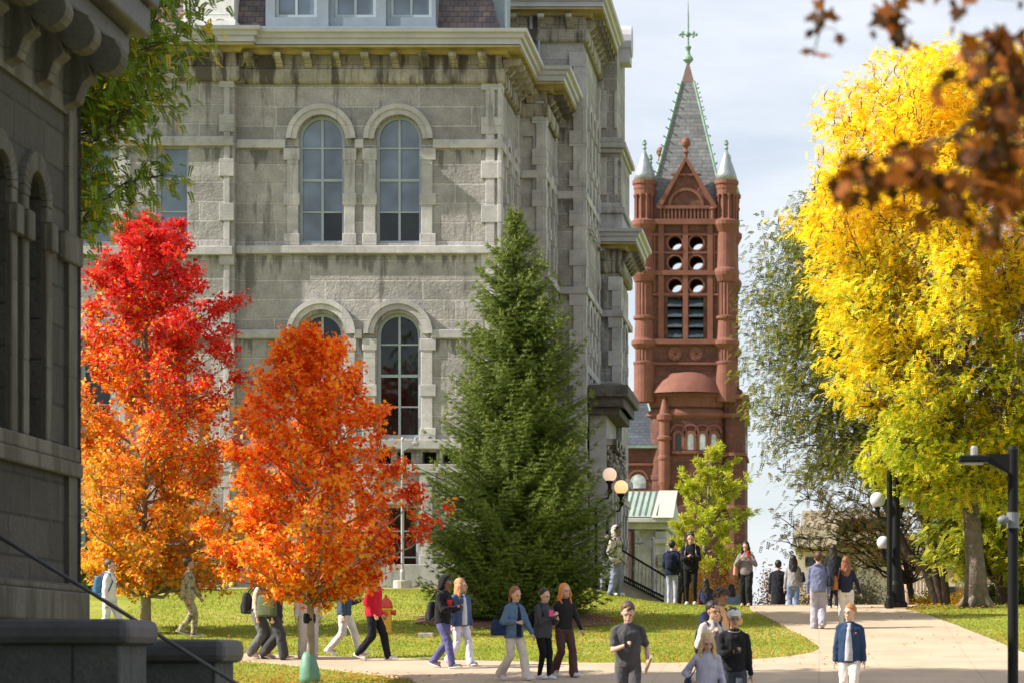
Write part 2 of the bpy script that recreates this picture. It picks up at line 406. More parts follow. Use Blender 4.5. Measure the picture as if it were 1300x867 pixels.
def inpoly(x, y, P):
    c = False; n = len(P)
    for i in range(n):
        x1, y1 = P[i]; x2, y2 = P[i-1]
        if (y1 > y) != (y2 > y) and x < (x2-x1)*(y-y1)/(y2-y1)+x1: c = not c
    return c
drape('pavement', [(-30,76.2),(-10.2,76.2),(-10.2,77.0),(-30,77.0)], M['path'])

def scatter_blades():
    n = 190000; X = rng.uniform(-17, 9, n); Y = rng.uniform(44, 79.5, n)
    img = CX+F*X/Y; k = (img > 60) & (img < 1330)
    X, Y = X[k], Y[k]
    PP = np.array(PATH); inside = np.zeros(len(X), bool)
    for i in range(len(PP)):
        x1, y1 = PP[i]; x2, y2 = PP[i-1]
        if y1 == y2: continue
        c = ((y1 > Y) != (y2 > Y)) & (X < (x2-x1)*(Y-y1)/(y2-y1)+x1); inside ^= c
    inside |= (X < -10.1) & (Y > 76.1) & (Y < 77.1)
    X, Y = X[~inside], Y[~inside]; Z = terr(X, Y); n = len(X)
    a = rng.uniform(0, 2*np.pi, n); h = rng.uniform(.025, .055, n); wd = rng.uniform(.008, .018, n)
    dx, dy = np.cos(a)*wd, np.sin(a)*wd; lxx, lyy = rng.normal(0, .03, (2, n))
    v = np.stack([np.stack([X-dx, Y-dy, Z-.01], -1), np.stack([X+dx, Y+dy, Z-.01], -1), np.stack([X+lxx, Y+lyy, Z+h], -1)], 1).reshape(-1, 3)
    hue = rng.random(n); patch = np.sin(X*1.3+Y*.7)*np.sin(Y*1.1-X*.5)*.5+.5
    t = np.clip(hue*.6+patch*.4, 0, 1)[:, None]
    col = np.array([[.17,.24,.028]])*(1-t)+np.array([[.36,.38,.055]])*t
    dmin = np.full(n, 9.0)
    for i in range(len(PP)):
        a_, b_ = PP[i-1], PP[i]; ab = b_-a_; q = np.clip(((X-a_[0])*ab[0]+(Y-a_[1])*ab[1])/(ab@ab+1e-9), 0, 1); dmin = np.minimum(dmin, np.hypot(X-a_[0]-q*ab[0], Y-a_[1]-q*ab[1]))
    dead = rng.random(n) < np.clip(.8-dmin*1.6, .07, .8)+.12*(patch > .8); col[dead] = (.34,.27,.11)
    return tri_obj('grass_blades', v, 3, np.repeat(col, 3, 0), M['leafgrass'])
def tri_obj(name, v, k, col, mat, parent=None):
    """mesh of separate k-gons with a colour per vertex"""
    n = len(v)//k; me = bpy.data.meshes.new(name)
    me.vertices.add(len(v)); me.vertices.foreach_set('co', v.astype(np.float32).ravel())
    me.loops.add(len(v)); me.loops.foreach_set('vertex_index', np.arange(len(v), dtype=np.int32))
    me.polygons.add(n); me.polygons.foreach_set('loop_start', np.arange(0, len(v), k, dtype=np.int32))
    me.update(calc_edges=True)
    at_ = me.color_attributes.new('Col', 'FLOAT_COLOR', 'POINT')
    at_.data.foreach_set('color', np.concatenate([col, np.ones((len(col), 1))], 1).astype(np.float32).ravel())
    me.materials.append(mat)
    o = bpy.data.objects.new(name, me); C.objects.link(o)
    if parent is not None: o.parent = parent
    return o
M['leafgrass'] = leafmat('grass_blade', .35, .7, 1, .1)
M['leaf'] = leafmat('autumn_leaf', .42, .5, 1.15, .2)
M['needle'] = leafmat('conifer_needles', .2, .55)
props(scatter_blades(), 'short green lawn grass covering the slope between path and stone hall', 'grass', kind='stuff')
def fallen():
    n = 7000
    cs = [(-15,58,3.5),(-13.3,57.5,3),(-9,50,2.2),(-8,63,5),(-6,67,3),(-3,60,4),(-1.5,55,2.5),(2,70,3),(4.5,60,3)]
    w_ = rng.integers(0, len(cs), n); X = np.array([cs[i][0] for i in w_])+rng.normal(0, 1, n)*np.array([cs[i][2] for i in w_])*.6
    Y = np.array([cs[i][1] for i in w_])+rng.normal(0, 1, n)*np.array([cs[i][2] for i in w_])*.5
    k = np.array([(not inpoly(x, y, PATH)) or rng.random() < .1 for x, y in zip(X, Y)]); X, Y = X[k], Y[k]; n = len(X)
    Z = terr(X, Y)+.06; a = rng.uniform(0, 6.28, n); s = rng.uniform(.025, .05, n)
    q = []
    for k in range(4):
        q.append(np.stack([X+np.cos(a+k*np.pi/2)*s*(1 if k % 2 else .7), Y+np.sin(a+k*np.pi/2)*s, Z+rng.uniform(-.015, .02, n)], -1))
    v = np.stack(q, 1).reshape(-1, 3); pal = np.array([(.5,.2,.03),(.55,.36,.05),(.35,.12,.03),(.3,.2,.08)])
    return tri_obj('fallen_leaves', v, 4, np.repeat(pal[rng.integers(0, 4, n)], 4, 0), M['leaf'])
props(fallen(), 'orange and yellow fallen leaves scattered over the lawn', 'leaves', kind='stuff')

# ---------------------------------------------------------------- windows
def sash(parent, fr, kind, u0, u1, z0, z1, d=-.22, rows=4, cols=2, blinds=(), gl='glass', bar=.045, mid=True, fm='framewhite'):
    """window (frame and glazing bars) with one pane sheet behind; blinds = (row-from-top, col) panes drawn"""
    top = z1+((u1-u0)/2 if kind == 'arch' else 0); uc = (u0+u1)/2; r = (u1-u0)/2
    f = MB(); fw = .09
    f.fbox(fr, u0, u0+fw, z0, z1, d-.06, d+.05); f.fbox(fr, u1-fw, u1, z0, z1, d-.06, d+.05); f.fbox(fr, u0+fw, u1-fw, z0, z0+fw, d-.06, d+.05)
    if kind == 'arch': f.ring(fr, uc, z1, r-fw, r, d-.06, d+.05, 16)
    else: f.fbox(fr, u0+fw, u1-fw, z1-fw, z1, d-.06, d+.05)
    hs = [z0+(top-z0)*i/rows for i in range(1, rows)]
    for i, h in enumerate(hs):
        t = bar if not (mid and i == rows//2-1) else bar*1.8
        if kind == 'arch' and h > z1: rr = math.sqrt(max(r*r-(h-z1)**2, .01))-.02
        else: rr = r-fw
        f.fbox(fr, uc-rr, uc+rr, h-t/2, h+t/2, d-.05, d+.03)
    for i in range(1, cols):
        u = u0+(u1-u0)*i/cols; f.fbox(fr, u-bar*.75, u+bar*.75, z0+fw, top-fw*.6, d-.045, d+.036)
    wd = f.build('window', M[fm], parent)
    p = MB(); p.face([fr.P(u, z, d-.03) for u, z in opening_outline((kind, u0+.02, u1-.02, z0+.02, z1-.01))])
    p.build('pane', M[gl], wd, fix=False)
    if blinds:
        b = MB()
        for (rt, c) in blinds:
            zb, zt = top-(top-z0)*(rt+1)/rows, top-(top-z0)*rt/rows
            if kind == 'arch' and zt > z1:
                pts = [(u0+(u1-u0)*c/cols, zb), (u0+(u1-u0)*(c+1)/cols, zb)]
                uu = [u0+.05+(u1-u0-.1)*(c+k/6)/cols for k in range(7)]
                pts = [(uu[0], zb), (uu[-1], zb)]+[(x, z1+math.sqrt(max(0, (r-.05)**2-(x-uc)**2))) for x in uu[::-1]]
                b.face([fr.P(x, z, d-.02) for x, z in pts])
            else: b.face([fr.P(x, z, d-.02) for x, z in ((u0+(u1-u0)*c/cols, zb), (u0+(u1-u0)*(c+1)/cols, zb), (u0+(u1-u0)*(c+1)/cols, zt), (u0+(u1-u0)*c/cols, zt))])
        b.build('blind', M['blind'], wd, fix=False)
    return wd

# ---------------------------------------------------------------- limestone hall
hall = thing('stone_hall', 'big pale grey limestone hall with arched windows, white cornice and slate mansard roof', 'building', (-20, 80, 2.1))
Y0 = 80.0; S = Y0/F
def ux(x): return (x-CX)*S
def uz(y): return (CY-y)*S
GZ = 1.2
fr0 = front(Y0); frL = front(Y0-.35)
XC = ux(633)                               # main front's right corner
ZE = uz(85)
# openings on the main front (recessed centre)
cw = [(ux(379), ux(437)), (ux(477), ux(535))]
ops = []
for a, b in cw:
    ops.append(('arch', a, b, uz(309), uz(176)))
for a, b in cw: ops.append(('arch', a+.03, b-.03, uz(555), uz(425)))
ops.append(('rect', ux(487), ux(531), uz(740), uz(640))); ops.append(('rect', ux(389), ux(431), uz(740), uz(640)))
vents = [(ux(x-9), ux(x+9)) for x in (391, 427, 487, 513, 545, 571)]
for a, b in vents: ops.append(('rect', a, b, uz(588), uz(573)))
w1 = MB(); w1.wall(fr0, ux(301), XC, GZ, ZE, ops, .5)
w1.build('wall', M['lime'], hall)
XL = -46
opsL = []
rect_x = [(ux(202), ux(243)), (ux(106), ux(146)), (ux(10), ux(50)), (ux(-90), ux(-50)), (ux(-190), ux(-150)), (ux(-290), ux(-250)), (ux(-390), ux(-350))]
for a, b in rect_x:
    opsL += [('rect', a, b, uz(312), uz(187)), ('rect', a, b, uz(556), uz(430)), ('rect', a, b, uz(740), uz(640))]
w2 = MB(); w2.wall(frL, XL, ux(301), GZ, ZE, opsL, .5); w2.fbox(frL, ux(301)-.02, ux(301), GZ, ZE, -.34, -.004)
w2.build('wall', M['lime'], hall)
for i, (a, b) in enumerate(cw):
    bl = [(0,0),(0,1),(1,0),(1,1),(2,0)] + ([(2,1),(3,0)] if i == 0 else [(2,1)])
    sash(hall, fr0, 'arch', a, b, uz(309), uz(176), blinds=bl, gl='glassdark')
    sash(hall, fr0, 'arch', a+.03, b-.03, uz(555), uz(425), gl='glassdark')
for a, b in ((ux(487), ux(531)), (ux(389), ux(431))): sash(hall, fr0, 'rect', a, b, uz(740), uz(640), rows=3, gl='glassdark', mid=False)
for a, b in rect_x[:5]:
    sash(hall, frL, 'rect', a, b, uz(312), uz(187), rows=3, cols=1, blinds=[(0,0),(1,0),(2,0)], mid=False)
    sash(hall, frL, 'rect', a, b, uz(556), uz(430), rows=3, cols=1, gl='glassdark', mid=False)
    sash(hall, frL, 'rect', a, b, uz(740), uz(640), rows=3, cols=1, gl='glassdark', mid=False)
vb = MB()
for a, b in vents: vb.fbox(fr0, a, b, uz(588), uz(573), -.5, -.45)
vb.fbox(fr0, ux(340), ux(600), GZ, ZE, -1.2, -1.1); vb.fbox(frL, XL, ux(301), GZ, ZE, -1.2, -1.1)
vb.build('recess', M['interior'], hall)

def quoin(mb, fr, u0, u1, z0, z1, d, step=1.28, blk=.52, wide=.13, left=True, right=True):
    """pilaster strip with wider blocks at intervals"""
    mb.fbox(fr, u0+(wide if left else 0), u1-(wide if right else 0), z0, z1, -.02, d)
    z = z0
    while z < z1-.1:
        mb.fbox(fr, u0-(0 if left else .012), u1+(0 if right else .012), z+.006, min(z+blk, z1)-.006, -.018, d+.018); z += step
dr = MB()
# bands on the main front
def band(mb, fr, u0, u1, y0, y1, d): mb.fbox(fr, u0, u1, uz(y1), uz(y0), -.02, d)
for (x0, x1) in ((301, 363), (451, 462), (550, 634)):
    band(dr, fr0, ux(x0), ux(x1), 178, 189, .11)
for (x0, x1) in ((301, 360), (450, 460), (548, 634)):
    band(dr, fr0, ux(x0), ux(x1), 419, 430, .11)
band(dr, fr0, ux(301), ux(634), 313, 323, .16)
band(dr, fr0, ux(301), ux(634), 558, 570, .17); band(dr, fr0, ux(301), ux(634), 589, 600, .10); band(dr, fr0, ux(301), ux(634), 716, 745, .14)
band(dr, frL, XL, ux(300), 177, 189, .11); band(dr, frL, XL, ux(300), 316, 327, .16); band(dr, frL, XL, ux(300), 419, 430, .11)
band(dr, frL, XL, ux(300), 558, 570, .17); band(dr, frL, XL, ux(300), 589, 600, .1); band(dr, frL, XL, ux(300), 716, 745, .14)
dr.build('string_course', M['dressed'], hall, bevel=.02)
for a, b in cw:
    uc = (a+b)/2; ar = MB()
    ar.ring(fr0, uc, uz(177), (b-a)/2+.04, ux(451)-ux(408), -.02, .10, 22)
    ar.ring(fr0, uc, uz(177), ux(451)-ux(408)-.12, ux(451)-ux(408)+.02, -.01, .15, 22)
    ar.build('arch_hood', M['dressed'], hall); ar = MB()
    ar.ring(fr0, uc, uz(424), (b-a)/2+.04, ux(451)-ux(408), -.02, .10, 22)
    ar.ring(fr0, uc, uz(424), ux(451)-ux(408)-.12, ux(451)-ux(408)+.02, -.01, .15, 22)
    ar.build('arch_hood', M['dressed'], hall)
for (x0, x1) in ((362, 379), (437, 451), (462, 477), (535, 552)):
    for (za, zb, ys) in ((uz(313), uz(189), (189, 246, 297)), (uz(557), uz(430), (430, 488, 543)), (uz(716), uz(600), (600, 660, 704))):
        q = MB(); q.fbox(fr0, ux(x0)+(.06 if x0 in (362,) else 0), ux(x1)-.06*(x1 == 552), za, zb, -.02, .05)
        for y in ys: q.fbox(fr0, ux(x0)-.04, ux(x1)+.04, uz(y+15), uz(y), -.015, .07)
        q.build('window_pilaster', M['dressed'], hall, bevel=.015)
# corner piers
c1 = MB(); quoin(c1, fr0, ux(611), XC+.02, GZ, ZE, .05); c1.build('corner_pier', M['dressed'], hall, bevel=.015)
c2 = MB(); quoin(c2, frL, ux(282), ux(301), GZ, ZE, .05); c2.build('corner_pier', M['dressed'], hall, bevel=.015)
c3 = MB(); quoin(c3, frL, ux(150), ux(170), GZ, ZE, .06); c3.build('corner_pier', M['dressed'], hall, bevel=.015)

# stepped side of the hall: (front Y, front x0, corner X, end Y)
steps = [(80.0, XC, 85.0), (85.0, -8.5, 88.8), (88.8, -7.586, 94.7), (94.7, -6.87, 99.2)]
tops = [ZE, ZE, 19.6, 13.2]
def sidewall(i, ops, zt=None, mat='lime'):
    yf, xc, ye = steps[i]; m = MB(); m.wall(side(xc), yf, ye, GZ, zt or tops[i], ops, .45)
    m.fbox(side(xc), yf+.2, ye, GZ, zt or tops[i], -.9, -.8)
    return m.build('wall', M[mat], hall)
zA = (uz(309), uz(176)); zB = (uz(555), uz(425))
so_ = []; wins = [(81.45, 82.35), (83.2, 84.1)]
for a, b in wins: so_ += [('arch', a, b, zA[0], zA[1]-.35), ('arch', a, b, zB[0], zB[1]-.35)]
sidewall(0, so_)
s2 = [('arch', 86.3, 87.4, zA[0]-.3, zA[1]-.7), ('arch', 86.3, 87.4, zB[0], zB[1]-.7)]; sidewall(1, s2)
s3 = []; w3 = [(90.0, 90.8), (91.4, 92.2), (92.8, 93.6)]
for a, b in w3: s3 += [('arch', a, b, 14.2, 17.6), ('arch', a, b, 8.9, 11.2)]
sidewall(2, s3)
s4 = [('arch', 96.2, 97.2, 4, 6.2), ('arch', 96.2, 97.2, 9, 11.2)]; sidewall(3, s4)
for i, (lst, X) in enumerate(((so_, XC), (s2, -8.5), (s3, -7.586), (s4, -6.87))):
    for k, a, b, z0, z1 in lst:
        sash(hall, side(X), k, a, b, z0, z1, gl='glass', d=-.2)
for lst, X in ((so_, XC), (s2, -8.5), (s3, -7.586), (s4, -6.87)):
    for k, a, b, z0, z1 in lst:
        hd = MB(); r = (b-a)/2; hd.ring(side(X), (a+b)/2, z1, r+.02, r+.26, -.02, .12, 16)
        for uu in (a-.28, b+.02): hd.fbox(side(X), uu, uu+.26, z0-.1, z1, -.02, .09)
        for uu in (a-.32, b-.02):
            for zz in (z0, (z0+z1)/2, z1-.3): hd.fbox(side(X), uu, uu+.34, zz, zz+.3, -.015, .13)
        hd.build('arch_hood', M['dressed'], hall)
# front faces of the steps
f1 = MB(); f1.wall(front(85), XC, -8.5, GZ, ZE, [('rect', ux(663)*85/80, ux(677)*85/80, 14.0, 16.2)], .12)
f1.fbox(front(85), -9.2, -8.55, GZ, ZE, -.3, -.12)
f1.build('wall', M['dressed'], hall)
f2 = MB(); f2.wall(front(88.8), -8.6, -7.586, GZ, 19.6, [], .1); f2.wall(front(88.8), -12, -8.6, 17.5, 19.6, [], .1); f2.build('wall', M['lime'], hall)
f3 = MB(); f3.wall(front(94.7), -7.6, -6.87, GZ, 13.2, [], .1); f3.build('wall', M['lime'], hall)
for (Yp, xa, xb, zt, xw) in ((85, -8.85, -8.48, ZE, 0), (88.8, -8.05, -7.566, 19.6, 1), (94.7, -7.25, -6.85, 13.2, 1)):
    q = MB(); quoin(q, front(Yp), xa, xb, GZ, zt, .10, right=False); q.build('corner_pier', M['dressed'], hall, bevel=.015)
for (X, ya, yb, zt) in ((XC, 80-.08, 80.55, ZE), (-8.5, 84.92, 85.5, ZE), (-7.586, 88.72, 89.3, 19.6), (-6.87, 94.62, 95.2, 13.2), (XC, 84.5, 84.98, ZE), (-8.5, 88.3, 88.78, ZE), (-7.586, 94.1, 94.68, 19.6)):
    q = MB(); quoin(q, side(X), ya, yb, GZ, zt, .085, left=False); q.build('corner_pier', M['dressed'], hall, bevel=.015)
sb = MB()
for i, (yf, xc, ye) in enumerate(steps):
    for (za, zb, d) in ((uz(189), uz(178), .11), (uz(323), uz(313), .16), (uz(430), uz(419), .11), (uz(570), uz(558), .17), (uz(600), uz(589), .1), (uz(745), uz(716), .14)):
        if za > tops[i]: continue
        sb.fbox(side(xc), yf-d+(.004 if i else 0), ye-.003, za, zb, -.02, d+.003)
        if i == 1: sb.fbox(front(yf), XC+.12, xc+d, za+.003, zb-.003, -.02, d)
        if i == 2: sb.fbox(front(yf), -8.5, xc+d, za+.003, zb-.003, -.02, d)
        if i == 3: sb.fbox(front(yf), -7.58, xc+d, za+.003, zb-.003, -.02, d)
sb.build('string_course', M['dressed'], hall, bevel=.02)

# cornices: fascia, soffit, brackets, frieze along an outline of wall corners
def offset_line(pts, d):
    """pts: plan polyline of the wall; outward = right side when walking +X then +Y"""
    out = []
    for i, p in enumerate(pts):
        ns = []
        if i > 0: t = (Vector(p)-Vector(pts[i-1])).normalized(); ns.append(Vector((t.y, -t.x)))
        if i < len(pts)-1: t = (Vector(pts[i+1])-Vector(p)).normalized(); ns.append(Vector((t.y, -t.x)))
        if len(ns) == 2 and abs(ns[0].dot(ns[1])) < .5: n = ns[0]+ns[1]
        else: n = ns[0]
        out.append(Vector(p)+n*d)
    return out
def sweep(mb, pts, prof):
    """profile [(out, z)] swept along plan polyline with mitred corners, closed profile"""
    cols = []
    lines_ = [offset_line(pts, d) for d, z in prof]
    for i in range(len(pts)):
        cols.append([mb.bm.verts.new((lines_[k][i].x, lines_[k][i].y, prof[k][1])) for k in range(len(prof))])
    n = len(prof)
    for i in range(len(pts)-1):
        for k in range(n): mb.bm.faces.new((cols[i][k], cols[i+1][k], cols[i+1][(k+1)%n], cols[i][(k+1)%n]))
    mb.bm.faces.new(cols[0]); mb.bm.faces.new(cols[-1][::-1])
def cornice(pts, zt, parent, ov=.92, bracket=.78, frh=.42, frieze=True):
    c = MB(); sweep(c, pts, [(-.5, zt-.06), (-.5, zt-.30), (ov-.22, zt-.42), (ov-.22, zt-.26), (ov-.14, zt-.24), (ov-.12, zt-.14), (ov-.02, zt-.1), (ov, zt), (ov-.1, zt+.02)])
    c.build('cornice', M['cornice'], parent)
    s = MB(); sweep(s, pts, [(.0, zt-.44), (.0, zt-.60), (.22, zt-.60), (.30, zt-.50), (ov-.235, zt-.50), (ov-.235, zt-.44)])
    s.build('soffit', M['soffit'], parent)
    if frieze:
        f = MB(); sweep(f, pts, [(-.1, zt-.6), (-.1, zt-1.42), (.10, zt-1.42), (.16, zt-1.36), (.16, zt-1.02), (.09, zt-.98), (.06, zt-.6)])
        f.build('frieze', M['frieze'], parent)
        for i in range(len(pts)-1):
            a, b = Vector(pts[i]), Vector(pts[i+1]); L = (b-a).length; t = (b-a)/L; n = Vector((t.y, -t.x))
            cnt = max(1, int(L/bracket))
            for k in range(cnt):
                u = (k+.5)*L/cnt; p = a+t*u
                fr = Fr((p.x, p.y, 0), (t.x, t.y, 0), (n.x, n.y, 0))
                # scroll bracket: side profile swept across its width
                pr = [(.05, zt-.98), (.05, zt-.62), (.62, zt-.62), (.64, zt-.74), (.50, zt-.80), (.34, zt-.80), (.24, zt-.92), (.14, zt-.99)]
                m = MB(); hw = .115
                A = [m.bm.verts.new(fr.P(-hw, z, d)) for d, z in pr]; B = [m.bm.verts.new(fr.P(hw, z, d)) for d, z in pr]
                m.bm.faces.new(A); m.bm.faces.new(B[::-1])
                for j in range(len(pr)): m.bm.faces.new((A[j], A[(j+1)%len(pr)], B[(j+1)%len(pr)], B[j]))
                yield m
def add_cornice(pts, zt, parent, **k):
    i = 0
    for m in cornice(pts, zt, parent, **k):
        m.build('bracket', M['frieze'], parent, bevel=.02); i += 1
ZT = uz(36)*79.1/80
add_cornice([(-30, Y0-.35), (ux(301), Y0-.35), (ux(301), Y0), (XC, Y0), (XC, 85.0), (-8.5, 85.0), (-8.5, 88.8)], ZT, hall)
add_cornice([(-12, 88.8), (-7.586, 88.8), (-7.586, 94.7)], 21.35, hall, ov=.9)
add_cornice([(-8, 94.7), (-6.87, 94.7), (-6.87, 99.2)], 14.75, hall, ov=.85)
# upper walls filling between wall head and cornice on the high block
up = MB(); up.fbox(front(88.8), -12, -7.6, 17.0, 21.0, -5.8, -.01); up.fbox(front(94.7), -9, -6.9, 12.9, 14.5, -4.4, -.01)
up.build('wall', M['lime'], hall)
# stacked attic of the rear tower
at_ = MB()
at_.box(-8.2, -6.95, 94.72, 98.6, 17.9, 21.6); at_.box(-8.2, -6.80, 94.71, 98.8, 15.7, 17.9)
at_.build('attic_block', M['lime'], hall)
al = MB(); al.box(-8.2, -6.62, 94.4, 99.1, 17.6, 17.78); al.box(-8.2, -6.68, 94.45, 99.0, 17.78, 17.95); al.box(-8.2, -6.72, 94.55, 98.9, 17.45, 17.6)
al.box(-8.2, -6.64, 94.4, 99, 15.35, 15.55); al.box(-8.2, -6.72, 94.5, 98.9, 15.55, 15.72); al.box(-8.2, -6.74, 94.5, 98.9, 14.77, 15.35)
for z in (16.0, 18.3): al.box(-7.55, -7.3, 94.62, 94.8, z, z+1.3); al.box(-7.05, -6.93, 94.65, 94.8, z, z+1.3)
al.build('attic_moulding', M['dressed'], hall, bevel=.03)
dm = MB(); dm.tube([(-8.3, 96.6, 21.7), (-6.55, 96.6, 21.7)], .55, 16); dm.box(-8.2, -6.6, 96.2, 97.1, 20.9, 21.7); dm.build('dormer', M['cornice'], hall, smooth=False)

# roof: mansard slope with fishscale slates, dormer, chimney
rf = MB()
rf.hexa([(-30, 80.0, ZT-.1), (ux(638), 80.0, ZT-.1), (ux(638), 84.5, ZT-.1), (-30, 84.5, ZT-.1), (-30, 81.6, 22.5), (ux(610)-.8, 81.6, 22.5), (ux(610)-.8, 84.4, 22.5), (-30, 84.4, 22.5)])
rf.build('roof', M['slate'], hall)
r2 = MB(); r2.box(-30, ux(610)-.9, 81.9, 95, 17.9, 22.4); r2.build('roof_deck', M['lead'], hall)
d1 = MB(); xa, xb = ux(337)*79.7/80, ux(553)*79.7/80
dops = [('rect', ux(349)*.99625+.0, ux(402)*.99625, 18.62, 20.8), ('rect', ux(424)*.99625, ux(477)*.99625, 18.62, 20.8), ('rect', ux(495)*.99625, ux(548)*.99625, 18.62, 20.8)]
fd = front(79.72)
d1.wall(fd, xa, xb, 18.3, 21.2, dops, .3); d1.fbox(fd, xa+.01, xb-.01, 21.2, 21.5, -3, .2); d1.fbox(fd, xa, xa+.12, 18.0, 21.2, -3, -.01); d1.fbox(fd, xb-.12, xb, 18.0, 21.2, -3, -.01)
d1.fbox(fd, xa-.1, xb+.05, 18.18, 18.34, -.3, .12)
for u in (ux(413)*.99625, ux(486)*.99625): d1.fbox(fd, u-.1, u+.1, 18.34, 21.2, .0, .08)
M['dormerpaint'] = plain('blue_grey_dormer_paint', (.20,.245,.30), .5, .08, 3)
dd = d1.build('dormer', M['dormerpaint'], hall)
for k, a, b, z0, z1 in dops: sash(dd, fd, 'rect', a, b, z0, z1, d=-.12, rows=2, cols=2, gl='blind')
ch = MB(); ch.box(ux(231), ux(303), 79.55, 81.4, ZT+.05, ZT+.35); ch.box(ux(236), ux(300), 79.7, 81.3, ZT+.35, 22.3)
for z in (18.7, 19.3, 19.9): ch.box(ux(236)-.01, ux(300)+.01, 79.69, 81.31, z, z+.02)
ch.build('chimney', plain('white_painted_brick', (.62,.62,.60), .6, .12, 4, .3, 12), hall, bevel=.02)
st = MB(); st.box(ux(622), ux(640), 81.0, 81.6, ZT, 20.2); st.build('vent_stack', plain('grey_zinc', (.24,.31,.34), .5, .1, 2), hall)
for xx, yy, za, rr in ((ux(641), 80.3, ZT, .045), (ux(667)*87/80, 88.7, 15.5, .06), (ux(677)*87/80, 88.7, 15.5, .05)):
    pp = MB(); pp.tube([(xx, yy, za), (xx, yy, 21.5)], rr); pp.build('rain_pipe', M['framewhite'], hall)

# entrance porch on the side: dark hooded cornice over carved pilasters
po = MB(); po.box(-7.5, -6.95, 90.0, 94.3, 2.0, 8.5); po.build('porch', M['dressed'], hall)
ph = MB(); ph.lathe([(2.35, 0), (2.45, .25), (2.3, .5), (1.9, .6)], (0,0,0), 24)
for v in ph.bm.verts: v.co = Vector((-7.3+v.co.z*1.6+(.0), 92.15+v.co.x*.9, 8.3+max(v.co.y, 0)*.42))
ph.box(-7.5, -6.35, 89.6, 94.6, 8.3, 8.62); ph.box(-7.5, -6.2, 89.4, 94.62, 8.62, 9.0); ph.box(-7.5, -6.5, 89.8, 94.6, 8.05, 8.3)
ph.build('porch_hood', plain('sooty_carved_stone', (.10,.09,.08), .85, .4, 3, .8, 6, 0, .1), hall, bevel=.04)
for yy in (90.2, 91.6, 92.9, 93.9):
    k = MB(); k.box(-7, -6.75, yy, yy+.34, 2.0, 6.1); k.box(-7, -6.7, yy-.05, yy+.39, 2.0, 2.4)
    pc = k.build('porch_pilaster', M['dressed'], hall, bevel=.03)
    k = MB()
    for q in range(26):
        a = random.uniform(0, 6.28); k.ball((-6.78+random.uniform(-.1, .12), yy+.17+random.uniform(-.28, .28), 6.1+random.uniform(0, 1.0)), random.uniform(.07, .14), 1)
    k.box(-7, -6.62, yy-.1, yy+.44, 7.1, 7.3)
    k.build('capital', M['frieze'], pc)

# globe lamps on iron brackets by the entrance
M['globe_on'] = plain('lit_amber_globe', (.85,.62,.42), .3, .02, 1)
def glow(name, col, st, base):
    m = N(name); m.set(base, .25); m.b.inputs['Emission Color'].default_value = (*col, 1); m.b.inputs['Emission Strength'].default_value = st; return m.m
M['globe_on'] = glow('lit_amber_globe', (1, .52, .22), .55, (.8,.6,.4))
M['globe_dim'] = glow('lit_pink_globe', (1, .66, .48), .32, (.8,.65,.55))
M['globe_white'] = plain('white_glass_globe', (.55,.57,.60), .2, .02, 1)
def globelamp(px, py, Yd, glob, label):
    c = at(px, py, Yd); g = tz(c.x, Yd)
    t = thing('globe_lamp', label, 'lamp', (c.x, Yd, g), group='lit globe lamps beside the entrance stairs')
    p = MB(); p.lathe([(.14,0),(.14,.25),(.07,.35),(.05,.8),(.045,c.z-g-1.0)], (c.x-.42, Yd, g), 12); p.build('post', M['black'], t)
    p = MB(); p.tube([(c.x-.42, Yd, c.z-.95), (c.x-.2, Yd, c.z-.75), (c.x-.05, Yd, c.z-.72), (c.x, Yd, c.z-.5)], .035, 8)
    p.lathe([(.03,-.6),(.10,-.5),(.05,-.42),(.06,-.3),(.12,-.24),(.10,-.18)], (c.x, Yd, c.z), 14); p.build('arm', M['black'], t)
    p = MB(); p.ball(c, .215, 3); p.build('globe', M[glob], t, smooth=True)
globelamp(774, 602, 84.5, 'globe_dim', 'paler pinkish lit globe lamp, the higher and left one beside the entrance stairs')
globelamp(788.5, 618, 84.5, 'globe_on', 'glowing amber globe lamp, the lower and right one beside the entrance stairs')

# entrance stairs and railing
stt = thing('entrance_stairs', 'grey stone entrance stairs with black iron railing descending right beside the hall', 'stairs', (-6, 92, 2.2))
m = MB()
n = 9
for i in range(n): m.box(-6.9, -5.35-(i)*.17+.0, 88.0, 92.0, .9+i*.155, .9+(i+1)*.155)
m.build('steps', M['concrete'], stt)
m = MB()
PA, PB = at(788, 697, 87.4), at(843, 730, 87.4); QA, QB = at(786, 728, 87.4), at(843, 757, 87.4)
m.tube([PA, PB, PB+Vector((.1,0,-.1))], .035); m.build('handrail', M['black'], stt)
m = MB()
for k in range(13):
    t_ = k/12; a = PA.lerp(PB, t_); b = QA.lerp(QB, t_); m.tube([a, b], .018, 6)
    if k % 2 == 0: m.ball(a.lerp(b, .45), .05, 1, sz=2)
m.build('baluster', M['steel'], stt)['kind'] = 'stuff'
m = MB(); m.tube([QA, QB], .03); m.tube([QA+Vector((0,0,-.16)), QB+Vector((0,0,-.16))], .03)
for k in range(22):
    a = QA.lerp(QB, k/22); b = QA.lerp(QB, (k+1)/22)+Vector((0,0,-.16)); m.tube([a, b], .014, 5); m.tube([a+Vector((0,0,-.16)), b+Vector((0,0,.16))], .014, 5)
m.build('lattice', M['black'], stt)
m = MB(); m.hexa([QA+Vector((0,.15,-1.6)), QB+Vector((0,.15,-.7)), QB+Vector((0,.4,-.7)), QA+Vector((0,.4,-1.6)), QA+Vector((0,.15,-.2)), QB+Vector((0,.15,-.2)), QB+Vector((0,.4,-.2)), QA+Vector((0,.4,-.2))])
m.build('stringer', M['concrete'], stt)

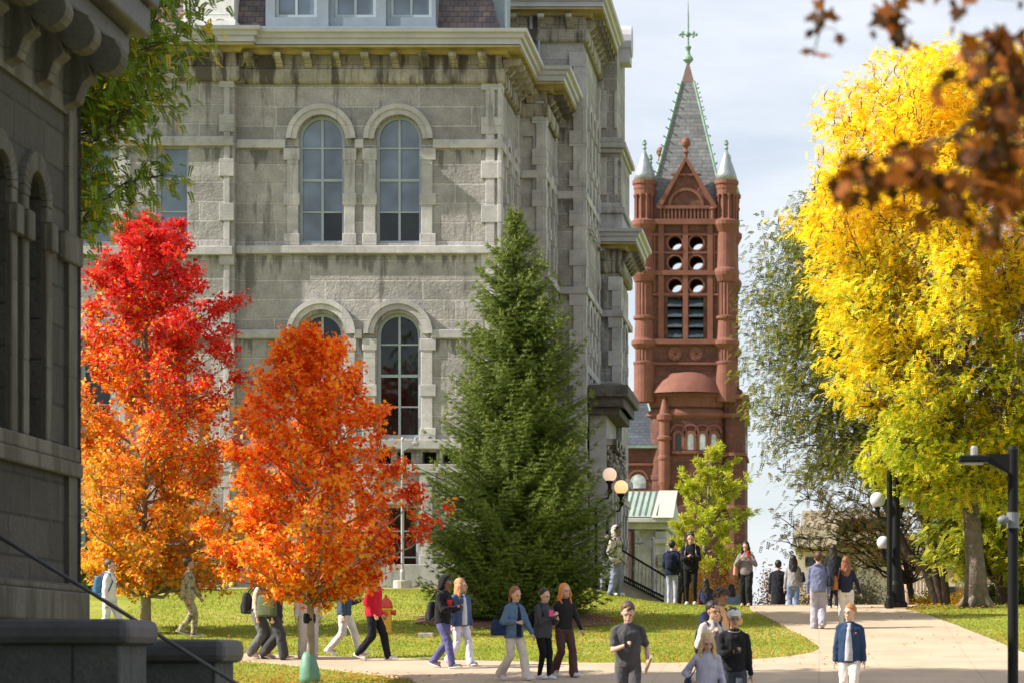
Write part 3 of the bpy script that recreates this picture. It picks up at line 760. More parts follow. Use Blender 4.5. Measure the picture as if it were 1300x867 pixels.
# ---------------------------------------------------------------- near shaded hall at the left edge
near = thing('shaded_stone_hall', 'near dark stone building with scroll brackets and narrow arches at left edge', 'building', (-12, 34, -1.7))
XN = -9.74; YN = 36.0
sdn = side(XN)
def zn(y, Y=36.): return (CY-y)*Y/F
arches = []
k = 0
for yc in (34.15, 32.65, 31.15, 29.65, 28.15, 26.65):
    arches.append(('arch', yc-.36, yc+.36, zn(560, 34.1), zn(256, 34.1)))
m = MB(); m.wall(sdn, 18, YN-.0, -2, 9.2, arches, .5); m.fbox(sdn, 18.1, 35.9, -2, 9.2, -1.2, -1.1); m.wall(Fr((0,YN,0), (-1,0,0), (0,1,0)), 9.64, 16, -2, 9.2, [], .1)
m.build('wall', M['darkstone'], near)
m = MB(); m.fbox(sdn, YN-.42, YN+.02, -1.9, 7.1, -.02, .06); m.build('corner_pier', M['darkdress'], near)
for kk, a, b, z0, z1 in arches:
    m = MB()
    m.ring(sdn, (a+b)/2, z1, .37, .62, -.02, .08, 16); m.fbox(sdn, a-.26, a-.02, z0, z1, -.02, .07); m.fbox(sdn, b+.02, b+.26, z0, z1, -.02, .07)
    m.fbox(sdn, a-.3, a, zn(340), zn(305), -.01, .14); m.fbox(sdn, b, b+.3, zn(340), zn(305), -.01, .14)
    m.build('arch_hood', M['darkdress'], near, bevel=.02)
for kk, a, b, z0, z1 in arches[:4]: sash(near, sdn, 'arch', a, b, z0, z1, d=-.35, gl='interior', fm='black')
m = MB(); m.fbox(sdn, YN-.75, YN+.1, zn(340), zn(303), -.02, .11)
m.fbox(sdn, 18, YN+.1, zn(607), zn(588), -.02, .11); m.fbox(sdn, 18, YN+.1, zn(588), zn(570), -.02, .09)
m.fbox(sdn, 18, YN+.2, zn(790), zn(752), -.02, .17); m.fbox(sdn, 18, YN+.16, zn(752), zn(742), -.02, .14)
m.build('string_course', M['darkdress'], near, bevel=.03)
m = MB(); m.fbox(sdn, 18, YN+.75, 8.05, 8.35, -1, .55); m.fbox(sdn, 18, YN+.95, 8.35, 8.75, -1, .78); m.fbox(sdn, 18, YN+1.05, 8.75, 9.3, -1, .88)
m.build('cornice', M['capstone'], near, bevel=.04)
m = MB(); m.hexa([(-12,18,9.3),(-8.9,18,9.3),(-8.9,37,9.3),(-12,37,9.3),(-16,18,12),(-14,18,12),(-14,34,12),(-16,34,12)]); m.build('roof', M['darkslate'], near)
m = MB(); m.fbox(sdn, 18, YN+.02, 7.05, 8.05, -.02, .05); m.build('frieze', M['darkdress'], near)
for i in range(9):
    yy = 35.55-1.3*i
    m = MB(); hw = .17
    pr = [(0,7.1),(0,8.04),(.60,8.04),(.72,7.98)]+[(.56+.23*math.cos(a), 7.78+.23*math.sin(a)) for a in [R(50-25*q) for q in range(9)]]+[(.40,7.52),(.28,7.42),(.2,7.2)]
    A = [m.bm.verts.new(sdn.P(yy-hw, z, d)) for d, z in pr]; B = [m.bm.verts.new(sdn.P(yy+hw, z, d)) for d, z in pr]
    m.bm.faces.new(A); m.bm.faces.new(B[::-1])
    for j in range(len(pr)): m.bm.faces.new((A[j], A[(j+1)%len(pr)], B[(j+1)%len(pr)], B[j]))
    m.build('scroll_bracket', M['darkdress'], near, bevel=.03)

# parapets of the near steps and the handrail
def parapet(x0, x1, Yd, ztop, label, ln):
    t = thing('stone_parapet', label, 'parapet', ((x0+x1)/2, Yd, -1.7), group='parapets of the near steps')
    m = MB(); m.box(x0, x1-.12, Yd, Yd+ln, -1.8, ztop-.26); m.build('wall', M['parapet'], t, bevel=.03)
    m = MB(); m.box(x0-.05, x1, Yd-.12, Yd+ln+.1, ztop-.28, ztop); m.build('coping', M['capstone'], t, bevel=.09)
p = at(166, 785, 29.5); parapet(-9.6, p.x, 29.5, p.z, 'dark stone step parapet with thick coping at bottom left, taller and nearer one', 1.2)
p = at(287, 811, 33.0); parapet(-8.4, p.x, 33.0, p.z, 'lower dark stone step parapet with rounded coping, right of the taller one', 1.0)
t = thing('handrail', 'dark metal handrail sloping down across the stone parapets', 'handrail', (-8, 31.5, -1.7))
a, b, c = at(-60, 645, 32), at(110, 748, 32), at(330, 886, 32)
m = MB(); m.tube([a, b, c, c+Vector((.15,0,-.25))], .024, 10); m.build('rail', M['capstone'], t, smooth=True)
m = MB(); m.tube([b.lerp(c, .85), b.lerp(c, .85)+Vector((0,0,-1.1))], .02); m.build('post', M['capstone'], t)
# ---------------------------------------------------------------- red sandstone tower hall, local frame: front face at y=0
tw = thing('sandstone_tower_hall', 'tall red sandstone tower hall with slate spire and four corner turrets behind the crest', 'building', ((870-CX)/14, 250, 0), R(0))
def X(x): return (x-870)/14
def Z(y): return (CY-y)/14
def tb(m, name, mat, par=None, **k): return m.build(name, M[mat], par or tw, world=False, **k)
ft = front(0)
m = MB()
ops = [('circle', X(cx)-.62, X(cx)+.62, Z(y)-.62, Z(y)+.62) for cx in (857, 884) for y in (309, 334, 363)]
lou = [('rect', X(847.5), X(866), Z(430), Z(378)), ('rect', X(874.5), X(893), Z(430), Z(378))]
m.wall(ft, X(822), X(920), Z(500), Z(265), ops+lou, .7)
bk = Fr((0,7.8,0), (-1,0,0), (0,1,0))
ops2 = [('circle', -X(cx)-.66, -X(cx)+.66, Z(y)-.62+.42, Z(y)+.62+.42) for cx in (857, 884) for y in (309, 334, 363)]
m.wall(bk, -X(920), -X(822), Z(500), Z(265), ops2, .7)
m.box(X(822), X(822)+.5, .02, 7.78, Z(500), Z(265)); m.box(X(920)-.5, X(920), .02, 7.78, Z(500), Z(265)); 
tb(m, 'wall', 'red')
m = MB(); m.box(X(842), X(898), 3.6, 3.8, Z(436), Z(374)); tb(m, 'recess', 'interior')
m = MB()
# inner fascia frames
for x0, x1 in ((836, 843), (867, 873.5), (898, 905)): m.fbox(ft, X(x0), X(x1), Z(432), Z(285), -.02, .22)
for x0 in (826, 830, 906, 910): m.fbox(ft, X(x0)-.0, X(x0)+.14, Z(372), Z(300), -.02, .12)
for y0, y1, d in ((279, 286, .45), (297, 300, .2), (320, 322.5, .15), (344, 350, .3), (373, 376, .18), (431, 437, .42), (460, 463, .25)):
    m.fbox(ft, X(828), X(912), Z(y1), Z(y0), -.02, d)
for cx in (857, 884):
    for y in (309, 334, 363): m.ring(ft, X(cx), Z(y), .62, .78, -.02, .12, 20, 0, 2*math.pi)
    m.ring(ft, X(cx), Z(449), .1, .62, -.02, .14, 16, 0, 2*math.pi)
    for q in range(8):
        a = q*math.pi/4; m.fbox(ft, X(cx)+.38*math.cos(a)-.08, X(cx)+.38*math.cos(a)+.08, Z(449)+.38*math.sin(a)-.08, Z(449)+.38*math.sin(a)+.08, .12, .22)
tb(m, 'moulding', 'redsmooth')
m = MB()
for (kk, a, b, z0, z1) in lou:
    for q in range(4):
        zt_ = z1-(z1-z0)*q/4
        m.hexa([(a,-.25,zt_-.85),(b,-.25,zt_-.85),(b,.3,zt_-.25),(a,.3,zt_-.25),(a,-.2,zt_-.7),(b,-.2,zt_-.7),(b,.35,zt_-.1),(a,.35,zt_-.1)])
tb(m, 'louvre', 'louver')
# front gable
m = MB(); gx = [(X(836), Z(265)), (X(906), Z(265))]
m.prism(ft, [(X(833),Z(283)),(X(908),Z(283)),(X(908),Z(262)),(X(872),Z(203)),(X(836),Z(262))], -.6, .10)
g = tb(m, 'gable', 'redorn')
m = MB()
for sx in (-1, 1):
    xa, xb = (X(833), X(871)) if sx < 0 else (X(911), X(871))
    m.prism(ft, [(xa,Z(264)),(xb,Z(199)),(xb,Z(206)),(xa-sx*.4,Z(267))] , .08, .42)
m.ring(ft, X(871), Z(262), 1.35, 1.62, .08, .3, 20); m.fbox(ft, X(836), X(906), Z(266), Z(262), .08, .36); m.fbox(ft, X(852), X(890), Z(224), Z(221.5), .09, .3)
for q in range(14): m.fbox(ft, X(838)+q*.34, X(838)+q*.34+.15, Z(279), Z(266), .09, .3)
m.lathe([(.12,0),(.16,.3),(.3,.5),(.14,.7),(.14,.85),(.36,1.1),(.42,1.35),(.3,1.7),(.1,1.85)], (X(871), -.15, Z(201)), 14)
m.lathe([(.2,0),(.2,1.1),(.32,1.2),(.1,1.5)], (X(905), -.2, Z(283)), 12)
tb(m, 'gable_moulding', 'redsmooth')
for xs, ys in ((X(823), 7), (X(823), 4)):
    m = MB(); m.lathe([(.12,0),(.16,.5),(.3,.7),(.14,.9),(.4,1.3),(.42,1.5),(.2,1.85)], (xs+.9, ys, Z(203)), 12); tb(m, 'finial', 'redsmooth')
# spire
cxs, cys = X(871), 3.9
m = MB(); zb_, za_ = Z(268), Z(72); 
def pyr(m, z0, h0, z1, h1):
    m.hexa([(cxs-h0,cys-h0,z0),(cxs+h0,cys-h0,z0),(cxs+h0,cys+h0,z0),(cxs-h0,cys+h0,z0),(cxs-h1,cys-h1,z1),(cxs+h1,cys-h1,z1),(cxs+h1,cys+h1,z1),(cxs-h1,cys+h1,z1)])
pyr(m, Z(235), 2.95, Z(94), .55); pyr(m, Z(283), 3.7, Z(235), 2.95)
tb(m, 'spire', 'spireslate')
m = MB(); pyr(m, Z(95), .58, Z(70), .12); M['capbrown'] = plain('brown_spire_cap', (.15,.10,.085), .7, .2, 2); tb(m, 'spire_cap', 'capbrown')
m = MB()
for sx, sy in ((-1,-1),(1,-1),(1,1),(-1,1)):
    p0 = Vector((cxs+sx*2.98, cys+sy*2.98, Z(235))); p1 = Vector((cxs+sx*.56, cys+sy*.56, Z(94))); m.tube([p0, p1], .13, 6)
    for q in range(12):
        p = p0.lerp(p1, (q+.5)/12); m.tube([p, p+Vector((sx*.24, sy*.24, .12))], [.07, .05], 6); m.ball(p+Vector((sx*.26, sy*.26, .14)), .09, 1)
m.build('ridge_crockets', M['copper'], tw, world=False)
m = MB(); m.lathe([(.12,0),(.2,.2),(.5,.5),(.45,.7),(.22,1.0),(.16,1.3),(.3,1.7),(.10,1.9),(.07,4.6),(.02,6.0)], (cxs, cys, Z(72)), 12)
zc = Z(32); m.tube([(cxs-.75, cys, zc), (cxs+.75, cys, zc)], .07, 6); m.tube([(cxs, cys-.75, zc), (cxs, cys+.75, zc)], .07, 6)
for sx in (-1, 1): m.ball((cxs+sx*.75, cys, zc), .17, 1); m.ball((cxs+sx*.5, cys, zc+.2), .15, 1); m.ball((cxs+sx*.5, cys, zc-.2), .12, 1)
m.ball((cxs, cys, zc), .26, 2)
tb(m, 'spire_finial', 'copper')
# corner turrets
def turret(xc, yc, r=.86, zb=Z(510)):
    m = MB()
    def seg(prof, fl=0, n=20, mat='redsmooth', nm='turret_shaft'):
        q = MB(); q.lathe(prof, (xc, yc, 0), n, fl); return q
    q = MB(); q.lathe([(r*1.12, zb), (r*1.12, Z(463)), (r*1.2, Z(461)), (r*1.2, Z(459)), (r*.98, Z(458))], (xc,yc,0), 20)
    q.lathe([(r*.98, Z(459)), (r*.98, Z(441))], (xc,yc,0), 36, .11)
    q.lathe([(r*1.05, Z(442)), (r*1.4, Z(437)), (r*1.4, Z(433)), (r*1.15, Z(431)), (r*1.08, Z(429)), (r*.98, Z(407)), (r*1.2, Z(405)), (r*1.2, Z(402)), (r, Z(401))], (xc,yc,0), 20)
    q.lathe([(r, Z(401)), (r, Z(358))], (xc,yc,0), 36, .11)
    q.lathe([(r*1.08, Z(358)), (r*1.35, Z(350)), (r*1.4, Z(346)), (r*1.35, Z(343)), (r*1.1, Z(340)), (r*1.02, Z(320)), (r*1.02, Z(296)), (r*1.15, Z(293)), (r*1.42, Z(286)), (r*1.42, Z(281)), (r*1.1, Z(279)), (r*.9, Z(278))], (xc,yc,0), 20)
    q.lathe([(r*.86, Z(280)), (r*.86, Z(244))], (xc,yc,0), 20)
    for k in range(10):
        a = 2*math.pi*k/10; px_, py_ = xc+math.cos(a)*r*.98, yc+math.sin(a)*r*.98
        q.lathe([(.15, Z(280)), (.10, Z(277)), (.10, Z(252)), (.18, Z(249)), (.18, Z(247))], (px_, py_, 0), 8)
    q.lathe([(r*1.1, Z(248)), (r*1.1, Z(242)), (r*1.16, Z(240)), (r*1.16, Z(236)), (r*1.3, Z(234)), (r*1.3, Z(230)), (r*1.1, Z(229))], (xc,yc,0), 20)
    o = q.build('turret', M['redsmooth'], tw, world=False); o.data.shade_flat()
    q = MB(); q.lathe([(r*1.22, Z(230)), (r*1.0, Z(220)), (r*.42, Z(200)), (.08, Z(189))], (xc,yc,0), 20); q.build('turret_roof', M['lead'], o, world=False, smooth=True)
    q = MB(); q.lathe([(.10, Z(190)), (.2, Z(188)), (.08, Z(185)), (.22, Z(183)), (.08, Z(180)), (.17, Z(178.5)), (.05, Z(177))], (xc,yc,0), 10)
    q.tube([(xc-.2, yc, Z(181)), (xc+.2, yc, Z(181))], .05, 6); q.build('turret_finial', M['copper'], o, world=False)
for o_ in list(tw.children): pass
turret(X(818), .3); turret(X(922), .3); turret(X(818)+.1, 7.6); turret(X(922), 7.6)
# semi-dome and lower body
def flat(m, k=.42):
    for v in m.bm.verts: v.co.y = 1.0+(v.co.y-1.0)*k
m = MB(); acx, acy, ar_ = X(872), 1.0, 3.35
m.lathe([(ar_*1.06, Z(499)), (ar_*.97, Z(492)), (ar_*.85, Z(484)), (ar_*.6, Z(474)), (ar_*.3, Z(470)), (.05, Z(469))], (acx, acy, 0), 40, 0, math.pi, 2*math.pi)
flat(m, .75); tb(m, 'apse_dome', 'redsmooth', smooth=True)
m = MB()
m.lathe([(ar_*1.14, Z(503)), (ar_*1.16, Z(499)), (ar_*1.08, Z(497)), (ar_*.9, Z(496))], (acx, acy, 0), 40, 0, math.pi, 2*math.pi)
m.lathe([(ar_, Z(516)), (ar_*1.03, Z(512)), (ar_*1.03, Z(504)), (ar_*1.1, Z(503))], (acx, acy, 0), 60, .03, math.pi, 2*math.pi)
m.lathe([(ar_*.98, Z(530)), (ar_*1.12, Z(527)), (ar_*1.12, Z(524)), (ar_, Z(519)), (ar_, Z(515))], (acx, acy, 0), 40, 0, math.pi, 2*math.pi)
flat(m); tb(m, 'apse_cornice', 'redsmooth')
m = MB(); m.lathe([(ar_, 0), (ar_, Z(610)), (ar_*1.03, Z(608)), (ar_*1.03, Z(604)), (ar_, Z(602)), (ar_, Z(516))], (acx, acy, 0), 40, 0, math.pi, 2*math.pi)
flat(m); tb(m, 'apse', 'red')
m = MB(); m.box(X(842), X(945), 1.0, 9.5, 0, Z(500)); m.box(X(920), X(942), .2, 9, Z(500), Z(494)); 
m.hexa([(X(918),.9,Z(500)),(X(946),.9,Z(500)),(X(946),9.4,Z(500)),(X(918),9.4,Z(500)),(X(918),.9,Z(482)),(X(930),.9,Z(482)),(X(930),9.4,Z(482)),(X(918),9.4,Z(482))])
m.lathe([(1.0,0),(1.0,Z(520)),(1.15,Z(515)),(1.15,Z(505)),(.2,Z(500))], (X(932), 1.1, 0), 16)
m.lathe([(1.0,0),(1.0,Z(520)),(1.15,Z(515)),(1.15,Z(505)),(.2,Z(500))], (X(932), 8.6, 0), 16)
tb(m, 'lower_stage', 'red')
m = MB()
for y0, y1, d in ((500, 506, .35), (524, 529, .3), (574, 578, .2), (640, 645, .2), (690, 700, .3)):
    m.box(X(842)-.05, X(945)+d, 1-d, 9.6, Z(y1), Z(y0)); 
    tb(m, 'moulding', 'redsmooth'); m = MB(); m.lathe([(1.0+d, Z(y1)), (1.0+d, Z(y0))], (X(932), 1.1, 0), 16); tb(m, 'turret_ring', 'redsmooth'); m = MB()
m.bm.free()
# windows on the curved apse
for k, (px_, gl) in enumerate(((862, 'glassdark'), (877, 'paleglass'), (892, 'paleglass'), (906, 'paleglass'))):
    a = math.asin(max(-1, min(1, (X(px_)-acx)/ar_))); n = Vector((math.sin(a), -math.cos(a), 0)); u = Vector((math.cos(a), math.sin(a), 0))
    u = Vector((math.cos(a), math.sin(a)*.42, 0)).normalized(); n2 = Vector((u.y, -u.x, 0)); fr = Fr((acx+n.x*ar_, acy+n.y*ar_*.42, 0), u, n2); hw = .27
    q = MB(); q.prism(fr, opening_outline(('arch', -hw, hw, Z(571), Z(554))), -.1, .06); o = q.build('window', M[gl], tw, world=False)
    q = MB(); q.ring(fr, 0, Z(554), hw+.01, hw+.26, -.1, .2, 12); q.fbox(fr, -hw-.26, -hw-.01, Z(571), Z(554), -.1, .16); q.fbox(fr, hw+.01, hw+.26, Z(571), Z(554), -.1, .16)
    q.fbox(fr, -.6, .6, Z(576), Z(572), -.1, .25)
    q.ring(fr, 0, Z(549), .62, .78, -.1, .12, 14); q.build('window_surround', M['redsmooth'], o, world=False)
q = MB(); fr = Fr((X(858), -.0, 0), (1,0,0), (0,-1,0))
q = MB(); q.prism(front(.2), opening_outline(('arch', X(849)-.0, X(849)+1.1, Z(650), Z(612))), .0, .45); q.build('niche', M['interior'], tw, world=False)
for k, yy in enumerate((3.0, 4.6, 6.2)):
    q = MB(); q.prism(side(X(945)), opening_outline(('arch', yy, yy+.6, Z(571), Z(552))), -.1, .05); q.build('window', M['glassdark'], tw, world=False)
# west wing: brick wall, dark slate roof, stair turret
m = MB(); m.box(X(770), X(842), .6, 14, 0, Z(565)); m.box(X(735), X(800), 2, 20, 0, Z(565)); tb(m, 'wing_wall', 'red')
m = MB(); m.hexa([(X(735),.3,Z(566)),(X(840),.3,Z(566)),(X(840),12,Z(566)),(X(735),12,Z(566)),(X(735),5.6,Z(492)),(X(815),5.6,Z(492)),(X(815),7,Z(492)),(X(735),7,Z(492))])
tb(m, 'wing_roof', 'darkslate')
m = MB(); m.tube([(X(838), .25, Z(564)), (X(815), 5.5, Z(493))], .13, 6); m.box(X(790), X(816), 5.4, 5.7, Z(494), Z(489)); m.box(X(735), X(845), .15, .45, Z(568), Z(565)); tb(m, 'copper_ridge', 'copper')
m = MB(); m.hexa([(X(812),2.6,Z(540)),(X(850),2.6,Z(540)),(X(850),4,Z(540)),(X(812),4,Z(540)),(X(812),5.2,Z(498)),(X(850),5.2,Z(498)),(X(850),6,Z(498)),(X(812),6,Z(498))]); tb(m, 'copper_roof', 'copperroof')
m = MB(); m.box(X(735), X(845), .4, .62, Z(590), Z(587)); m.box(X(735), X(845), .4, .62, Z(625), Z(621)); m.ring(front(.6), X(809.5), Z(608), .74, .95, 0, .1, 16); tb(m, 'wing_moulding', 'redsmooth')
q = MB(); q.prism(front(.6), opening_outline(('arch', X(799.5), X(819.5), Z(619), Z(611))), 0, .05); w_ = q.build('window', M['paleglass'], tw, world=False)
m = MB(); xc, yc = X(844), -.3
m.lathe([(.25, Z(632)), (.55, Z(612)), (.55, Z(585)), (.62, Z(583)), (.62, Z(580)), (.55, Z(578)), (.52, Z(560)), (.68, Z(558)), (.68, Z(555)), (.5, Z(553)), (.5, Z(535)), (.72, Z(533)), (.72, Z(527)), (.5, Z(525)), (.12, Z(502)), (.28, Z(499)), (.24, Z(495)), (.1, Z(493))], (xc, yc, 0), 16); tb(m, 'stair_turret', 'redsmooth')

# ---------------------------------------------------------------- green-roofed annex beyond the stairs
S2 = 140/F
def ax(x): return (x-CX)*S2
def az(y): return (CY-y)*S2
an = thing('copper_roofed_annex', 'small stone annex with pale green copper roof and corner pilaster below the red tower', 'building', (ax(810), 142, 0))
m = MB(); m.box(ax(770), ax(846), 140, 146, -1, az(672)); m.build('wall', M['dressed'], an)
m = MB(); m.box(ax(770), ax(803), 138.6, 140, -1, az(676)); m.build('brick_wall', M['red'], an)
m = MB(); m.box(ax(770), ax(850), 139.4, 147, az(672), az(664)); m.box(ax(770), ax(856), 138.9, 147.5, az(664), az(658)); m.box(ax(806), ax(812), 139.6, 140.1, -1, az(672)); m.box(ax(832), ax(846), 139.7, 140.1, -1, az(674))
m.box(ax(829), ax(848), 139.5, 140.2, az(690), az(684)); m.build('entablature', M['dressed'], an, bevel=.04)
m = MB()
for k in range(24): m.ball((ax(random.uniform(833, 844)), 139.65, az(random.uniform(706, 728))), random.uniform(.06, .14), 1)
m.build('carved_ornament', M['frieze'], an)
m = MB(); m.hexa([(ax(765),138.9,az(657)),(ax(855),138.9,az(657)),(ax(855),147.5,az(657)),(ax(765),147.5,az(657)),(ax(765),141.5,az(621)),(ax(858),141.5,az(621)),(ax(850),145,az(621)),(ax(765),145,az(621))]); m.build('roof', M['copperroof'], an)
m = MB()
for k in range(9):
    x0 = ax(775+k*7.5+.0); m.tube([(x0, 138.95, az(655)), (x0+.15, 141.45, az(620.5))], .022, 5)
m.build('roof_seam', M['louver'], an)
m = MB(); m.hexa([(ax(829),138.8,az(658)),(ax(856),138.8,az(658)),(ax(856),139,az(658)),(ax(829),139,az(658)),(ax(835),141.35,az(620)),(ax(858.5),141.35,az(620)),(ax(858.5),141.6,az(620)),(ax(835),141.6,az(620))]); m.build('roof_flashing', M['creampaint'], an)

# ---------------------------------------------------------------- far buildings to the right
S3 = 220/F
def bx(x): return (x-CX)*S3
def bz(y): return (CY-y)*S3
M['beige'] = plain('beige_concrete', (.50,.42,.33), .85, .1, .4, .2, 3)
M['pinkbrick'] = plain('pinkish_brick', (.40,.23,.18), .85, .12, .5)
fb = thing('concrete_library_block', 'pale beige concrete block with stepped overhanging top storey, far behind the right trees', 'building', (bx(1060), 222, 0))
m = MB(); m.box(bx(1012), bx(1150), 221, 240, -1, bz(694)); m.box(bx(1008), bx(1062), 219, 238, bz(694), bz(668)); m.box(bx(1018), bx(1135), 222, 240, bz(694), bz(646)); m.box(bx(1066), bx(1220), 219.5, 238, bz(690), bz(676))
m.build('wall', M['beige'], fb)
m = MB(); m.box(bx(1022), bx(1060), 220.9, 221.1, bz(718), bz(706)); m.build('window', M['glassdark'], fb); m = MB(); m.box(bx(1070), bx(1130), 221.8, 222.1, bz(672), bz(656)); m.build('window', M['glassdark'], fb)
pb = thing('low_brick_building', 'low pinkish brick building with pale roof edge seen between trunks at far right', 'building', (bx(1150), 190, 0))
m = MB(); m.box(6, 24, 190, 200, -1, 7.4); m.build('wall', M['pinkbrick'], pb)
m = MB(); m.box(5.8, 24.2, 189.6, 200.4, 7.4, 7.9); m.box(8.5, 14, 189.5, 189.9, 5.2, 5.5); m.build('roof_edge', M['beige'], pb)
m = MB(); m.box(7.5, 9.4, 189.7, 190.05, 4, 5.2); m.build('window', M['glassdark'], pb); m = MB(); m.box(10.5, 12.6, 189.7, 190.05, 3.8, 5.2); m.build('window', M['glassdark'], pb)
sr = thing('white_ramp_railing', 'white sloping ramp and railing in front of the far brick building', 'railing', (6.3, 150, 0))
m = MB(); p0, p1 = at(1138, 722, 150), at(1195, 742, 150)
m.tube([p0, p1], .09); m.tube([p0+Vector((0,0,-1)), p1+Vector((0,0,-1))], .09)
for k in range(14): a = p0.lerp(p1, k/13); m.tube([a, a+Vector((0,0,-1))], .035, 5)
m.build('railing', M['creampaint'], sr)
m = MB(); m.tube([at(1138, 742, 150), at(1160, 722, 150)], .12); m.build('brace', M['creampaint'], sr)

# ---------------------------------------------------------------- lamps, hydrant, small things
def stone(name, label, x, y, s):
    p = gp(x, y); t = MB(); t.box(p.x-s, p.x+s, p.y-s*.4, p.y+s*.4, p.z-.1, p.z+s*.55)
    o = t.build(name, M['concrete'], None, bevel=.03); return props(o, label, 'marker')
stone('stone_marker', 'low flat stone block lying in the lawn left of the spruce', 541, 808, .17)

def led_lamp(xb, yb, Yd, ytop, xarm, mat, label, r=.06, base=True, arml=None):
    c = at(xb, yb, Yd); g = tz(c.x, Yd) if Yd < 80 else c.z; zt = (CY-ytop)*Yd/F; xa = (xarm-CX)*Yd/F
    t = thing('street_lamp', label, 'street lamp', (c.x, Yd, g), group='arm lamps along the paths'); s = 1 if xa > c.x else -1
    if base:
        m = MB(); m.lathe([(.26,-.1),(.26,.22),(.24,.25)], (c.x, Yd, g), 16); m.build('footing', M['concrete'], t)
    m = MB(); m.lathe([(r*1.5,0),(r*1.5,.5),(r,.55),(r,zt-g),(r*.4,zt-g+.05)], (c.x, Yd, g), 16); m.build('pole', mat, t)
    L = abs(xa-c.x); m = MB(); m.hexa([(c.x,Yd-.05,zt-.34),(c.x+s*.35,Yd-.05,zt-.16),(c.x+s*.35,Yd+.05,zt-.16),(c.x,Yd+.05,zt-.34),(c.x,Yd-.05,zt-.06),(c.x+s*.35,Yd-.05,zt-.06),(c.x+s*.35,Yd+.05,zt-.06),(c.x,Yd+.05,zt-.06)]); m.build('arm', mat, t)
    m = MB(); x0, x1 = sorted((c.x+s*.3, xa)); m.box(x0, x1, Yd-.15, Yd+.15, zt-.17, zt-.08); h = m.build('lamp_head', mat, t, bevel=.02)
    m = MB(); m.box(x0+.06, x1-.08, Yd-.11, Yd+.11, zt-.19, zt-.171); m.build('lens', M['creampaint'], h)
    m = MB(); xm = (x0+x1)/2-s*.0; m.lathe([(.045,0),(.045,.1),(.03,.12)], (xm, Yd, zt-.08), 10); m.build('sensor', M['steel'], h)
    return t, c, zt
t, c, zt = led_lamp(1286, 900, 35, 570, 1217, M['black'], 'tall black post with flat arm lamp, nearest the camera at the right edge', .068)
m = MB(); m.ball((c.x-.13, 34.9, (CY-660)*.01), .06, 2, sx=1.3); m.lathe([(.078,0),(.078,.2)], (c.x, 35, (CY-670)*.01), 14); m.build('camera_bracket', plain('dull_grey_metal', (.16,.17,.19), .5), t)
led_lamp(511, 748, 76.5, 557, 531, M['steel'], 'slim grey lamp post on a concrete footing in front of the stone hall', .045)
led_lamp(829, 770, 88, 683, 806, M['steel'], 'small grey lamp post standing behind the iron stair railing', .06, False)

gb = gp(1138, 773); gb = Vector((gb.x, 70.5, tz(gb.x, 70.5)))
t = thing('globe_lamp_post', 'black lamp post with white globes on scrolled arms beside the right lawn', 'lamp', gb)
k = F/70.5
m = MB(); m.lathe([(.30,-.05),(.30,.12),(.25,.18),(.21,.6),(.16,.7),(.13,1.1),(.12,1.2),(.105,3.0),(.13,3.05),(.09,3.1),(.08,3.35)], gb, 20); m.build('pole', M['black'], t)
def garm(dx, zz, r=.2, dy=0, zg=None):
    m = MB(); e = gb+Vector((dx, dy, zz)); m.tube([gb+Vector((0,0,zz-.15)), gb+Vector((dx*.5,dy*.5,zz-.28)), gb+Vector((dx*.9,dy*.9,zz-.25)), e+Vector((0,0,-.1)), e+Vector((0,0,0))], [.04,.045,.04,.05,.09], 8); m.build('arm', M['black'], t)
    m = MB(); m.ball(e+Vector((0,0,r)), r, 3); m.build('globe', M['globe_white'], t, smooth=True)
garm(-.47, 2.58); garm(.16, 2.6, dy=.45); garm(-.33, 1.5, .17, dy=-.3)
pt = gb+Vector((-.18, -.6, 0)); pt.z = tz(pt.x, pt.y)
t2 = thing('tall_black_post', 'plain slim black post just left of the globe lamp post', 'post', pt)
m = MB(); m.lathe([(.10,-.05),(.10,.3),(.075,.35),(.07,3.6),(.03,3.65)], pt, 16); m.build('post', M['black'], t2)

hp = gp(490, 803); hs = .98
hy = thing('fire_hydrant', 'yellow fire hydrant with red bonnet standing in the lawn behind the red hoodie walker', 'hydrant', hp)
M['hyd'] = plain('yellow_paint', (.75,.40,.02), .45, .12, 8, .1); M['hydred'] = plain('red_paint', (.60,.05,.02), .4, .1, 8)
m = MB(); m.lathe([(.17,-.05),(.17,.03),(.13,.04),(.125,.5),(.15,.52),(.15,.56)], hp, 20); m.build('barrel', M['hyd'], hy)
m = MB(); m.lathe([(.155,.56),(.16,.6),(.13,.7),(.07,.78),(.035,.8),(.035,.86)], hp, 18); m.build('bonnet', M['hydred'], hy, smooth=False)
for s in (-1, 1):
    m = MB(); m.tube([hp+Vector((0,0,.46)), hp+Vector((s*.17,0,.46))], .05, 10); m.tube([hp+Vector((s*.17,0,.46)), hp+Vector((s*.22,0,.46))], .065, 8); m.build('side_nozzle', M['hydred'], hy)
m = MB(); m.tube([hp+Vector((0,0,.42)), hp+Vector((0,-.18,.42))], .07, 12); m.build('front_nozzle', M['hydred'], hy)
